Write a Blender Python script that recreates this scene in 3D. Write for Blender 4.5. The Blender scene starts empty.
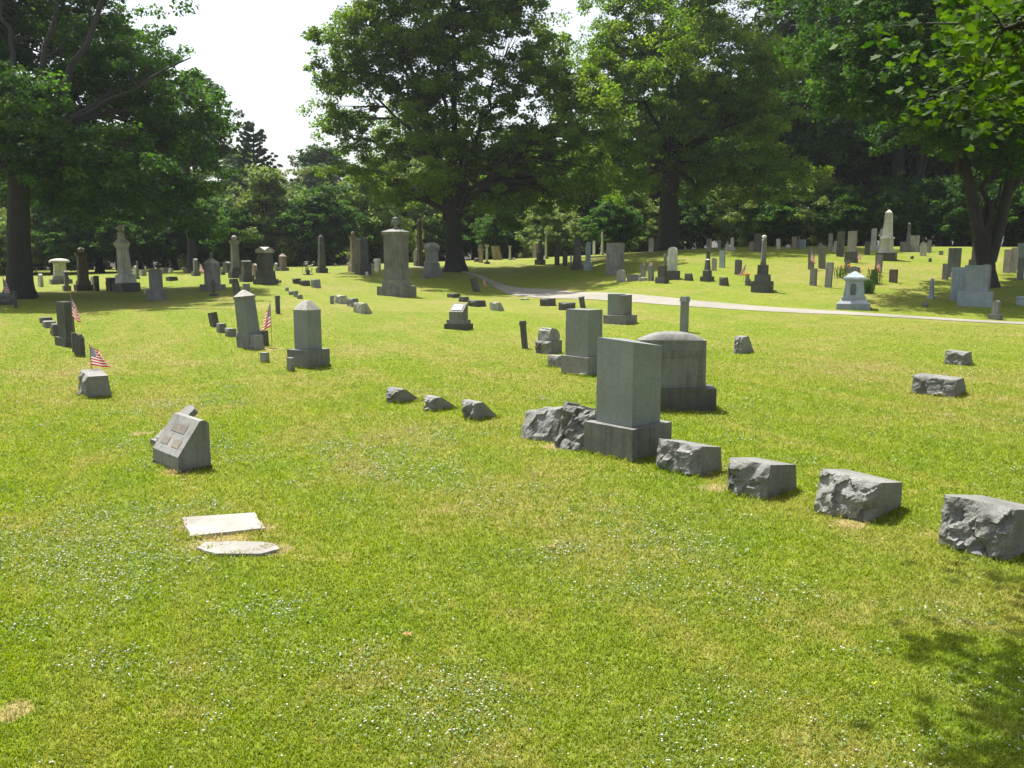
import bpy, bmesh, math, random
import numpy as np
from mathutils import Vector, Matrix, noise as mnoise
R = math.radians
random.seed(7); RNG = np.random.default_rng(7)
scene = bpy.context.scene
COL = scene.collection
F = 830.0; CXP, CYP = 512.0, 384.0; CAMH = 1.85
PITCH = math.atan((384-265)/F)
SUN_AZ, SUN_EL = R(-40.0), R(66.0)      # azimuth measured from the view direction (+Y), negative to the left
SUNV = Vector((math.sin(SUN_AZ)*math.cos(SUN_EL), math.cos(SUN_AZ)*math.cos(SUN_EL), math.sin(SUN_EL)))

# ------------------------------------------------------------------ camera maths
def ray(px, py):
    u = (px-CXP)/F; v = -(py-CYP)/F
    c, s = math.cos(PITCH), math.sin(PITCH)
    # camera looks along +Y pitched down
    d = Vector((u, c + v*s, -s + v*c))
    return d
def project(p):
    c, s = math.cos(PITCH), math.sin(PITCH)
    x, y, z = p[0], p[1], p[2]-CAMH
    depth = y*c - z*s
    up = y*s + z*c
    return (CXP + F*x/depth, CYP - F*up/depth, depth)

# ------------------------------------------------------------------ terrain: smooth surface through surveyed points (pixel column, pixel row, distance)
_ctrl = []
def cp(px, py, d):
    r = ray(px, py); k = d/r.y
    _ctrl.append((r.x*k, d, CAMH + r.z*k))
def cz(x, y, z): _ctrl.append((x, y, z))
for x, y, z in [(-3,-6,.05),(3,-6,.05),(0,1,0),(-3,3,0),(3,3,0),(0,6,0),(-4,7,0),(3.5,6.5,0),(0,10,0),(-7,11,.02),(-12,5,0),(12,5,.0),(8,11,0),(7,15,0),(-30,3,0),(25,3,0),(0,14,-.02),(5,19,.02)]: cz(x,y,z)
cp(308,368,15.6); cp(95,398,12); cp(70,350,17.6); cp(252,345,18.5)
cp(397,297,34); cp(125,291,37); cp(156,301,30.5); cp(212,292,34); cp(20,297,30.5)
cp(265,283,38); cp(450,277,42); cp(60,284,45); cp(330,270,48); cp(200,272,50)
cp(457,329,23); cp(525,348,19.5); cp(742,352,17.6); cp(620,323,24.6); cp(957,364,15.6)
cp(763,293,30); cp(853,309,26.2); cp(1000,318,24.3); cp(700,250,45); cp(900,252,42); cp(1010,254,39.5)
cp(540,262,50); cp(615,276,38.5); cp(650,282,34.5); cp(505,288,40); cp(580,293,34.8); cp(770,306,27.4)
cp(560,303,30); cp(820,332,21); cp(330,300,30)
for x, y, z in [(-45,28,.5),(-45,60,1.2),(-20,75,1.6),(10,75,2.6),(30,60,3.0),(45,35,2.4),(45,20,1.0),(0,110,2.0),(60,110,3.2),(-60,110,1.4),(-70,20,.3),(70,15,.9),(-10,58,1.9)]: cz(x,y,z)
_C = np.array(_ctrl)
def _phi(r2): return np.where(r2 > 1e-9, .5*r2*np.log(np.maximum(r2, 1e-9)), 0.0)
_S = 20.0
_X = _C[:, :2]/_S
_n = len(_C)
_K = _phi(((_X[:,None,:]-_X[None,:,:])**2).sum(-1)) + np.eye(_n)*0.004
_P = np.hstack([np.ones((_n,1)), _X])
_A = np.zeros((_n+3,_n+3)); _A[:_n,:_n] = _K; _A[:_n,_n:] = _P; _A[_n:,:_n] = _P.T
_W = np.linalg.solve(_A, np.concatenate([_C[:,2], np.zeros(3)]))
def tz_np(x, y):
    x = np.clip(np.asarray(x, float), -75, 75)/_S; y = np.clip(np.asarray(y, float), -8, 112)/_S
    sh = x.shape; x = x.ravel(); y = y.ravel(); out = np.empty(len(x))
    for i in range(0, len(x), 50000):
        a, b = x[i:i+50000], y[i:i+50000]
        r2 = (a[:,None]-_X[None,:,0])**2 + (b[:,None]-_X[None,:,1])**2
        out[i:i+50000] = _phi(r2)@_W[:_n] + _W[_n] + _W[_n+1]*a + _W[_n+2]*b
    return out.reshape(sh)
def tz(x, y): return float(tz_np(np.array([x]), np.array([y]))[0])
_ts = np.concatenate([np.arange(1.5, 20, .05), np.arange(20, 110, .1)])
def hit(px, py, dmax=None, skip=0):
    """ground point seen at pixel"""
    r = ray(px, py); k = _ts/r.y
    if dmax: pass
    g = tz_np(r.x*k, _ts) - (CAMH + r.z*k)
    i = np.argmax(g > 0)
    if not (g > 0).any():
        i = int(np.argmax(g[:int(len(g)*.75)])); d = _ts[i]
    else:
        i = max(i, 1); d = _ts[i-1] + (_ts[i]-_ts[i-1])*(-g[i-1])/(g[i]-g[i-1]+1e-12)
    return Vector((r.x/r.y*d, d, tz(r.x/r.y*d, d)))
def at(px, d):
    """ground point in pixel column px at distance d"""
    x = (px-CXP)/F*d*1.0
    for _ in range(3):
        z = tz(x, d); dep = d*math.cos(PITCH)-(z-CAMH)*math.sin(PITCH); x = (px-CXP)/F*dep
    return Vector((x, d, tz(x, d)))
def mpp(p): return project(p)[2]/F

# ------------------------------------------------------------------ object helpers
def link(name, me, mat=None, parent=None, loc=None):
    o = bpy.data.objects.new(name, me); COL.objects.link(o)
    if mat is not None and me is not None: me.materials.clear(); me.materials.append(mat)
    if parent is not None: o.parent = parent
    if loc is not None: o.location = loc
    return o
def tag(o, label=None, cat=None, group=None, kind=None):
    if label: o['label'] = label
    if cat: o['category'] = cat
    if group: o['group'] = group
    if kind: o['kind'] = kind
    return o
def empty(name, loc, rz=0):
    o = bpy.data.objects.new(name, None); COL.objects.link(o); o.location = loc; o.rotation_euler = (0,0,rz)
    o.empty_display_size = .2
    return o
def bm_mesh(bm, name, smooth=False):
    bmesh.ops.recalc_face_normals(bm, faces=bm.faces[:])
    me = bpy.data.meshes.new(name); bm.to_mesh(me); bm.free()
    if smooth: me.polygons.foreach_set('use_smooth', [True]*len(me.polygons))
    return me
def np_mesh(name, V, Fc, attrs=None, smooth=False):
    """V (n,3), Fc (m,k) all faces the same size"""
    me = bpy.data.meshes.new(name)
    V = np.asarray(V, np.float32); Fc = np.asarray(Fc, np.int32); m, k = Fc.shape
    me.vertices.add(len(V)); me.vertices.foreach_set('co', V.ravel())
    me.loops.add(m*k); me.loops.foreach_set('vertex_index', Fc.ravel())
    me.polygons.add(m); me.polygons.foreach_set('loop_start', np.arange(0, m*k, k, dtype=np.int32))
    me.polygons.foreach_set('loop_total', np.full(m, k, np.int32))
    if smooth: me.polygons.foreach_set('use_smooth', np.ones(m, bool))
    if attrs:
        for an, arr in attrs.items():
            a = me.attributes.new(an, 'FLOAT', 'FACE'); a.data.foreach_set('value', np.asarray(arr, np.float32))
    me.update(calc_edges=True)
    return me

# ------------------------------------------------------------------ materials
def newmat(name):
    m = bpy.data.materials.new(name); m.use_nodes = True
    nt = m.node_tree; nt.nodes.clear()
    out = nt.nodes.new('ShaderNodeOutputMaterial')
    return m, nt, out
def N(nt, typ, **kw):
    n = nt.nodes.new('ShaderNode'+typ)
    for k, v in kw.items():
        if k in n.inputs: n.inputs[k].default_value = v
        else: setattr(n, k, v)
    return n
def ramp(nt, fac, stops):
    r = nt.nodes.new('ShaderNodeValToRGB'); e = r.color_ramp.elements
    while len(e) < len(stops): e.new(.5)
    for el, (p, c) in zip(e, stops): el.position = p; el.color = (*c, 1) if len(c) == 3 else c
    nt.links.new(fac, r.inputs[0]); return r
def mix(nt, fac, a, b, mode='MIX'):
    m = nt.nodes.new('ShaderNodeMix'); m.data_type = 'RGBA'; m.blend_type = mode
    for sock, v in ((0, fac), (6, a), (7, b)):
        if hasattr(v, 'links'): nt.links.new(v, m.inputs[sock])
        elif isinstance(v, (int, float)): m.inputs[sock].default_value = v
        else: m.inputs[sock].default_value = (*v, 1)
    return m.outputs[2]
def mth(nt, op, a, b=None, clamp=False):
    m = nt.nodes.new('ShaderNodeMath'); m.operation = op; m.use_clamp = clamp
    for i, v in enumerate((a, b)):
        if v is None: continue
        if hasattr(v, 'links'): nt.links.new(v, m.inputs[i])
        else: m.inputs[i].default_value = v
    return m.outputs[0]
def noise(nt, vec, scale, detail=4, rough=.55, dist=0):
    n = N(nt, 'TexNoise'); n.inputs['Scale'].default_value = scale; n.inputs['Detail'].default_value = detail
    n.inputs['Roughness'].default_value = rough; n.inputs['Distortion'].default_value = dist
    nt.links.new(vec, n.inputs['Vector']); return n.outputs['Fac']

def stone_mat(name, base, dark, lich=(.32,.32,.27), lich_amt=.35, speck=.5, rough=.75, stain=.6, bump=.25):
    m, nt, out = newmat(name); L = nt.links.new
    tc = N(nt, 'TexCoord'); oi = N(nt, 'ObjectInfo')
    off = N(nt, 'VectorMath', operation='ADD')
    mul = N(nt, 'VectorMath', operation='SCALE'); mul.inputs[0].default_value = (37, 17, 51); L(oi.outputs['Random'], mul.inputs['Scale'])
    L(tc.outputs['Object'], off.inputs[0]); L(mul.outputs[0], off.inputs[1]); v = off.outputs[0]
    big = noise(nt, v, 2.2, 6, .65, .4); fine = noise(nt, v, 75, 3, .75); mid = noise(nt, v, 18, 5, .65)
    c = mix(nt, ramp(nt, big, [(.34,(0,0,0)),(.66,(1,1,1))]).outputs[0], dark, base)
    # vertical run-off stains
    sc = N(nt, 'VectorMath', operation='MULTIPLY'); sc.inputs[1].default_value = (16, 16, 1.3); L(v, sc.inputs[0])
    st = ramp(nt, noise(nt, sc.outputs[0], 1.0, 5, .6), [(.45,(1,1,1)),(.7,(.42,.42,.40))])
    c = mix(nt, stain, c, mix(nt, 1.0, c, st.outputs[0], 'MULTIPLY'))
    sp = ramp(nt, fine, [(.3,(.35,.35,.35)),(.5,(1,1,1)),(.72,(1.5,1.5,1.5))])
    c = mix(nt, speck, c, mix(nt, 1.0, c, sp.outputs[0], 'MULTIPLY'))
    lm = ramp(nt, mid, [(.6,(0,0,0)),(.68,(1,1,1))]).outputs[0]
    c = mix(nt, mth(nt, 'MULTIPLY', lm, lich_amt), c, lich)
    rv = mth(nt, 'ADD', mth(nt, 'MULTIPLY', oi.outputs['Random'], .35), .82)
    hs = N(nt, 'HueSaturation'); L(c, hs.inputs['Color']); L(rv, hs.inputs['Value'])
    p = N(nt, 'BsdfPrincipled'); p.inputs['Roughness'].default_value = rough
    L(hs.outputs[0], p.inputs['Base Color'])
    b = N(nt, 'Bump'); b.inputs['Strength'].default_value = bump; b.inputs['Distance'].default_value = .02
    hsum = mth(nt, 'ADD', mth(nt, 'MULTIPLY', fine, .25), mid)
    L(hsum, b.inputs['Height']); L(b.outputs[0], p.inputs['Normal']); L(p.outputs[0], out.inputs[0])
    return m
M = {}
M['granite'] = stone_mat('weathered_grey_granite', (.215,.215,.20), (.13,.13,.12), lich=(.26,.26,.22))
M['rock'] = stone_mat('rock_faced_granite', (.21,.21,.195), (.12,.12,.11), lich=(.26,.26,.22), lich_amt=.4, speck=.7, stain=.25, bump=.9)
M['panel'] = stone_mat('weathered_panel', (.20,.175,.14), (.12,.105,.085), lich=(.26,.25,.2), stain=.2)
M['polished'] = stone_mat('smooth_grey_granite', (.185,.205,.20), (.145,.162,.158), speck=.6, lich_amt=.05, stain=.16, rough=.5, bump=.05)
M['pale'] = stone_mat('pale_granite', (.36,.345,.30), (.24,.23,.20), lich_amt=.25)
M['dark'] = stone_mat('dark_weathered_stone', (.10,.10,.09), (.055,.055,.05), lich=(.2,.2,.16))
M['marble'] = stone_mat('weathered_white_marble', (.60,.59,.54), (.38,.38,.34), lich=(.2,.2,.18), lich_amt=.3, speck=.15)
M['flush'] = stone_mat('flush_white_marble', (.25,.24,.215), (.16,.148,.125), lich=(.09,.08,.06), lich_amt=.75, speck=.2, stain=.15)
M['brown'] = stone_mat('brownstone', (.13,.095,.07), (.07,.05,.038), lich=(.2,.18,.14))
M['tan'] = stone_mat('tan_sandstone', (.34,.28,.20), (.22,.18,.12))
M['pink'] = stone_mat('pinkish_stone', (.33,.25,.22), (.21,.16,.14))
M['blue'] = stone_mat('blue_grey_zinc', (.28,.325,.35), (.18,.22,.245), lich_amt=.08, speck=.1, rough=.55, stain=.3, bump=.08)
M['inset'] = stone_mat('darkened_panel', (.10,.11,.115), (.07,.08,.085), lich_amt=.1, rough=.6)
M['letters'] = stone_mat('cut_letters', (.16,.16,.145), (.12,.12,.11), lich_amt=.0, speck=.1)

def simple(name, col, rough=.6, trans=None):
    m, nt, out = newmat(name); p = N(nt, 'BsdfPrincipled'); p.inputs['Base Color'].default_value = (*col, 1); p.inputs['Roughness'].default_value = rough
    tc = N(nt, 'TexCoord'); f = noise(nt, tc.outputs['Object'], 30, 3)
    r = ramp(nt, f, [(.3, tuple(c*.8 for c in col)), (.7, tuple(min(1, c*1.15) for c in col))]); nt.links.new(r.outputs[0], p.inputs['Base Color'])
    if trans:
        t = N(nt, 'BsdfTranslucent'); nt.links.new(r.outputs[0], t.inputs[0]); ms = N(nt, 'MixShader'); ms.inputs[0].default_value = trans
        nt.links.new(p.outputs[0], ms.inputs[1]); nt.links.new(t.outputs[0], ms.inputs[2]); nt.links.new(ms.outputs[0], out.inputs[0])
    else: nt.links.new(p.outputs[0], out.inputs[0])
    return m
M['stick'] = simple('flag_stick_wood', (.25,.17,.09)); M['iron'] = simple('dark_iron', (.06,.06,.06), .5)
M['orange'] = simple('orange_petals', (.70,.22,.06), .6, .4); M['red'] = simple('red_petals', (.55,.10,.05), .6, .4)
M['whitepetal'] = simple('white_petals', (.70,.69,.62), .7, .3); M['stem'] = simple('green_stems', (.06,.13,.02), .6, .3)
M['cloverleaf'] = simple('clover_leaf', (.12,.20,.05), .6, .35); M['dry'] = simple('dry_leaf', (.42,.24,.10), .7, .2); M['yellowleaf'] = simple('yellow_leaf', (.55,.62,.05), .6, .4)

# shared lawn colour as a node network in world space
SLABS = []          # filled below with worn spots (x, y, radius)
ROWDIR = (.59, -.81)
def lawn_colour(nt, bright=1.0):
    g = N(nt, 'NewGeometry'); P = g.outputs['Position']; L = nt.links.new
    a = noise(nt, P, .22, 4, .6, .5); b = noise(nt, P, 1.1, 5, .65, .3); c_ = noise(nt, P, 7, 4, .7); d = noise(nt, P, 60, 3, .75)
    # mowing lanes: stretched noise along the rows
    mp0 = N(nt, 'Mapping'); mp0.inputs['Rotation'].default_value = (0, 0, R(66)); L(P, mp0.inputs[0])
    mp = N(nt, 'Mapping'); mp.inputs['Scale'].default_value = (.06, 1.0, 1)
    L(mp0.outputs[0], mp.inputs[0]); lane = noise(nt, mp.outputs[0], 1.5, 3, .6)
    green = (.150,.184,.015); deep = (.116,.165,.013); yel = (.190,.188,.038); brown = (.225,.175,.082)
    col = mix(nt, ramp(nt, b, [(.36,(0,0,0)),(.64,(1,1,1))]).outputs[0], deep, green)
    col = mix(nt, mth(nt, 'MULTIPLY', ramp(nt, lane, [(.46,(0,0,0)),(.66,(1,1,1))]).outputs[0], .60), col, yel)
    col = mix(nt, mth(nt, 'MULTIPLY', ramp(nt, a, [(.45,(0,0,0)),(.68,(1,1,1))]).outputs[0], .55), col, yel)
    bm_ = mth(nt, 'MULTIPLY', mth(nt, 'ADD', a, mth(nt, 'MULTIPLY', c_, .7)), 1/1.7)
    bm2 = mth(nt, 'ADD', bm_, mth(nt, 'MULTIPLY', b, .5))
    col = mix(nt, mth(nt, 'MULTIPLY', ramp(nt, bm2, [(.76,(0,0,0)),(.95,(1,1,1))]).outputs[0], .65), col, brown)
    f = ramp(nt, c_, [(.3,(.72,.76,.7)),(.7,(1.22,1.18,1.2))]); col = mix(nt, .8, col, mix(nt, 1, col, f.outputs[0], 'MULTIPLY'))
    # worn earth spots
    for (x, y, r) in SLABS:
        dn = N(nt, 'VectorMath', operation='DISTANCE'); dn.inputs[1].default_value = (x, y, tz(x, y)); L(P, dn.inputs[0])
        q = mth(nt, 'ADD', mth(nt, 'DIVIDE', dn.outputs['Value'], r), mth(nt, 'MULTIPLY', mth(nt, 'SUBTRACT', c_, .5), 1.6))
        k = ramp(nt, q, [(.55,(1,1,1)),(1.0,(0,0,0))]).outputs[0]
        col = mix(nt, mth(nt, 'MULTIPLY', k, .6), col, (.27,.20,.10))
    return col, P, b, c_, d
# ------------------------------------------------------------------ ground, road
SLAB_PTS = [hit(222, 536), hit(243, 551)]
for p_, r_ in ((hit(190, 528), .12), (hit(262, 528), .12), (hit(225, 541), .2), (hit(275, 550), .14), (hit(205,545),.13), (hit(140,434),.16), (hit(178,472),.18), (hit(715,488),.16), (hit(705,475),.1), (hit(850,524),.14), (hit(555,447),.18), (hit(12,712),.10), (hit(272,349), .3), (hit(82,390), .15)):
    SLABS.append((p_.x, p_.y, r_))
def make_ground():
    rs = [0.0]; r = .6
    rs = [.6]
    while rs[-1] < 140: rs.append(rs[-1] + max(.12, rs[-1]*.014))
    rs = np.array([0.01]+rs); th = np.concatenate([np.linspace(R(-50), R(230), 380)])
    # angular grid, dense inside the view
    th = np.concatenate([np.linspace(R(-90), R(50), 60, endpoint=False), np.linspace(R(50), R(130), 330, endpoint=False), np.linspace(R(130), R(270), 61)])
    RR, TT = np.meshgrid(rs, th, indexing='ij'); X = RR*np.cos(TT); Y = RR*np.sin(TT)
    Z = tz_np(X, Y)
    n, m = X.shape; V = np.stack([X, Y, Z], -1).reshape(-1, 3)
    i = np.arange(n-1)[:,None]*m + np.arange(m-1)[None,:]
    Fc = np.stack([i, i+m, i+m+1, i+1], -1).reshape(-1, 4)
    me = np_mesh('lawn', V, Fc, smooth=True)
    m_, nt, out = newmat('lawn_ground'); L = nt.links.new
    col, P, b, c_, d = lawn_colour(nt)
    f = ramp(nt, d, [(.3,(.55,.6,.5)),(.5,(1,1,1)),(.75,(1.5,1.5,1.6))]); col = mix(nt, .6, col, mix(nt, 1, col, f.outputs[0], 'MULTIPLY'))
    f2 = ramp(nt, noise(nt, P, 18, 4, .8), [(.35,(.7,.72,.66)),(.62,(1.2,1.16,1.25))]); col = mix(nt, .7, col, mix(nt, 1, col, f2.outputs[0], 'MULTIPLY'))
    p = N(nt, 'BsdfPrincipled'); p.inputs['Roughness'].default_value = .9; p.inputs['Specular IOR Level'].default_value = .15
    L(col, p.inputs['Base Color'])
    bp = N(nt, 'Bump'); bp.inputs['Strength'].default_value = .6; bp.inputs['Distance'].default_value = .06; L(mth(nt, 'ADD', mth(nt,'MULTIPLY',d,.5), c_), bp.inputs['Height']); L(bp.outputs[0], p.inputs['Normal'])
    L(p.outputs[0], out.inputs[0])
    tag(link('ground', me, m_), kind='structure')
make_ground()
ROAD = [(1230,329,None),(1130,326,None),(1024,321.5,None),(960,318.5,None),(900,316.5,None),(840,314,None),(790,311.5,None),(740,308.5,None),(690,304.5,None),(640,300.5,None),(600,297,None),(560,293,None),(520,289,None),(492,286.5,None)]
_rc = [hit(px, py) for px, py, _ in ROAD]
# smooth centre line (quadratic fit in plan) and continue beyond at both ends
_yy = np.array([p.y for p in _rc]); _xx = np.array([p.x for p in _rc])
_rf = np.polyfit(_yy, _xx, 3)
y0, y1 = 19.5, _yy.max()
ys = np.arange(18.0, y1, .25); cx = np.polyval(_rf, ys)
def road_sheet():
    pts = [(float(a), float(b)) for a, b in zip(cx, ys)]
    d = Vector((pts[-1][0]-pts[-8][0], pts[-1][1]-pts[-8][1])).normalized()
    ang = 0
    for k in range(120):
        d = Vector((d.x*math.cos(R(.35))-d.y*math.sin(R(.35)), d.x*math.sin(R(.35))+d.y*math.cos(R(.35))))
        pts.append((pts[-1][0]+d.x*.3, pts[-1][1]+d.y*.3))
    d0 = Vector((pts[0][0]-pts[6][0], pts[0][1]-pts[6][1])).normalized()
    for k in range(40): pts.insert(0, (pts[0][0]+d0.x*.3, pts[0][1]+d0.y*.3))
    P = np.array(pts); T = np.gradient(P, axis=0); T /= np.linalg.norm(T, axis=1)[:,None]; Nn = np.stack([-T[:,1], T[:,0]], 1)
    cols = 9; V = []; rr = np.random.default_rng(3)
    for j in range(cols):
        f = (j/(cols-1)-.5)*2
        w = f*np.clip(.27+(P[:,1]-24)*.085, .25, 1.05)*np.clip(1-(P[:,1]-37)*.2, .18, 1)
        jit = np.zeros(len(P))
        if j in (0, cols-1):
            jit = np.convolve(rr.normal(0, .1, len(P)+8), np.ones(4)/4, 'same')[:len(P)]
        jit = jit*.5; q = P + Nn*(w+jit)[:,None]
        V.append(np.column_stack([q, tz_np(q[:,0], q[:,1]) + .012 + .02*(1-f*f)]))
    V = np.stack(V, 1); n = len(P); V = V.reshape(-1, 3)
    i = np.arange(n-1)[:,None]*cols + np.arange(cols-1)[None,:]
    Fc = np.stack([i, i+cols, i+cols+1, i+1], -1).reshape(-1, 4)
    m_, nt, out = newmat('worn_pale_drive'); L = nt.links.new
    g = N(nt, 'NewGeometry'); P_ = g.outputs['Position']
    a = noise(nt, P_, .8, 5, .6); b = noise(nt, P_, 45, 3, .7)
    c = ramp(nt, a, [(.3,(.185,.172,.145)),(.7,(.245,.228,.19))]).outputs[0]
    c = mix(nt, .5, c, mix(nt, 1, c, ramp(nt, b, [(.3,(.6,.6,.6)),(.7,(1.3,1.3,1.3))]).outputs[0], 'MULTIPLY'))
    p = N(nt, 'BsdfPrincipled'); p.inputs['Roughness'].default_value = .9; L(c, p.inputs['Base Color'])
    bp = N(nt, 'Bump'); bp.inputs['Strength'].default_value = .3; bp.inputs['Distance'].default_value = .02; L(b, bp.inputs['Height']); L(bp.outputs[0], p.inputs['Normal']); L(p.outputs[0], out.inputs[0])
    tag(link('road', np_mesh('road', V, Fc, smooth=True), m_), kind='structure')
    return P
ROADP = road_sheet()

# ------------------------------------------------------------------ grass blades and clover (stuff)
def lawn_blades(n=720000):
    # density falls with distance, blade size grows slowly with it
    u = RNG.random(n); d0, d1 = 2.1, 27.0
    d = d0*(d1/d0)**(u**.92)
    az = RNG.uniform(-.74, .74, n)
    x = d*az; y = d
    keep = np.ones(n, bool)
    for (px, py, r) in SLABS:
        q = ((x-px)**2+(y-py)**2) < (r*.8)**2
        keep &= ~(q & (RNG.random(n) < .6))
    for (cx_, cy_, hw, hh, a) in RECTS:
        dx, dy = x-cx_, y-cy_; lx = dx*math.cos(a)+dy*math.sin(a); ly = -dx*math.sin(a)+dy*math.cos(a)
        keep &= ~((abs(lx) < hw-.012) & (abs(ly) < hh-.012))
    rp = ROADP
    near = y > 16
    if near.any():
        idx = np.where(near)[0]
        for i in range(0, len(idx), 20000):
            s = idx[i:i+20000]; dd = ((x[s][:,None]-rp[None,::3,0])**2 + (y[s][:,None]-rp[None,::3,1])**2).min(1)
            keep[s] &= dd > 1.0**2
    x, y, d = x[keep], y[keep], d[keep]
    tx, ty = [], []
    for (cx_, cy_, hw, hh, a) in RECTS:          # untrimmed tufts against the stones
        if cy_ > 17: continue
        m = int((hw+hh)*4*260); s = RNG.random(m); side = RNG.integers(0, 4, m); o = RNG.exponential(.022, m)
        lx = np.where(side == 0, -hw-o, np.where(side == 1, hw+o, (s*2-1)*hw)); ly = np.where(side == 2, -hh-o, np.where(side == 3, hh+o, (s*2-1)*hh))
        q = np.sin(lx*19+cx_)+np.sin(ly*23+cy_) > -.6; lx, ly = lx[q], ly[q]
        tx.append(cx_+lx*math.cos(a)-ly*math.sin(a)); ty.append(cy_+lx*math.sin(a)+ly*math.cos(a))
    tx = np.concatenate(tx); ty = np.concatenate(ty); tuft = np.concatenate([np.ones(len(x)), np.full(len(tx), 1.9)])
    x = np.concatenate([x, tx]); y = np.concatenate([y, ty]); d = np.concatenate([d, ty]); n = len(x)
    z = tz_np(x, y)
    sc = (d/3.2)**.42
    h = tuft*RNG.uniform(.009, .021, n)*np.clip(sc, .8, 2.4)*(1-.72*np.clip((d-11)/15,0,1)); w = RNG.uniform(.0016, .0034, n)*np.clip(sc, .8, 3.4)*1.15
    # patchy height
    ph = RNG.uniform(0, 2*np.pi, n); lean = RNG.uniform(.25, 1.5, n)
    ux, uy = np.cos(ph), np.sin(ph); fa = RNG.uniform(0, np.pi, n); wx, wy = np.cos(fa)*w, np.sin(fa)*w
    b0 = np.stack([x-wx, y-wy, z-.004], 1); b1 = np.stack([x+wx, y+wy, z-.004], 1)
    t = np.stack([x+ux*h*lean, y+uy*h*lean, z+h], 1)
    mdl = np.stack([x+ux*h*lean*.4, y+uy*h*lean*.4, z+h*.62], 1)
    m0 = mdl - np.stack([wx*.8, wy*.8, 0*wx], 1); m1 = mdl + np.stack([wx*.8, wy*.8, 0*wx], 1)
    V = np.stack([b0, b1, m1, t, m0], 1).reshape(-1, 3)
    i = np.arange(n)*5
    Fc = np.stack([i, i+1, i+2, i+4], 1)
    Ft = np.stack([i+4, i+2, i+3], 1)
    V3 = V; me = bpy.data.meshes.new('grass')
    me.vertices.add(len(V3)); me.vertices.foreach_set('co', V3.astype(np.float32).ravel())
    lv = np.concatenate([Fc.ravel(), Ft.ravel()]).astype(np.int32); me.loops.add(len(lv)); me.loops.foreach_set('vertex_index', lv)
    ls = np.concatenate([np.arange(n)*4, n*4+np.arange(n)*3]).astype(np.int32); lt = np.concatenate([np.full(n, 4), np.full(n, 3)]).astype(np.int32)
    me.polygons.add(2*n); me.polygons.foreach_set('loop_start', ls); me.polygons.foreach_set('loop_total', lt)
    rv = RNG.random(n); a = me.attributes.new('rnd', 'FLOAT', 'FACE'); a.data.foreach_set('value', np.concatenate([rv, rv]).astype(np.float32))
    me.update(calc_edges=True)
    m_, nt, out = newmat('grass_blades'); L = nt.links.new
    col, P, b, c_, dd_ = lawn_colour(nt)
    at_ = N(nt, 'Attribute'); at_.attribute_name = 'rnd'
    f = ramp(nt, at_.outputs['Fac'], [(0,(.84,.9,.8)),(.5,(1.02,1.02,.95)),(.92,(1.13,1.1,1.1)),(.97,(1.35,1.25,1.8)),(1,(1.5,1.35,2.3))]); f.color_ramp.interpolation = 'LINEAR'
    col = mix(nt, 1, col, f.outputs[0], 'MULTIPLY')
    hs = N(nt, 'HueSaturation'); hs.inputs['Value'].default_value = 1.62; hs.inputs['Saturation'].default_value=1.0; L(col, hs.inputs['Color']); col = hs.outputs[0]
    p = N(nt, 'BsdfPrincipled'); p.inputs['Roughness'].default_value = .55; p.inputs['Specular IOR Level'].default_value = .3; L(col, p.inputs['Base Color'])
    t_ = N(nt, 'BsdfTranslucent'); hs2 = N(nt, 'HueSaturation'); hs2.inputs['Saturation'].default_value = 1.08; hs2.inputs['Value'].default_value = 1.15; L(col, hs2.inputs['Color']); L(hs2.outputs[0], t_.inputs[0])
    ms = N(nt, 'MixShader'); ms.inputs[0].default_value = .45; L(p.outputs[0], ms.inputs[1]); L(t_.outputs[0], ms.inputs[2]); L(ms.outputs[0], out.inputs[0])
    tag(link('grass', me, m_), 'short mown lawn grass between the graves', kind='stuff')

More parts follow.
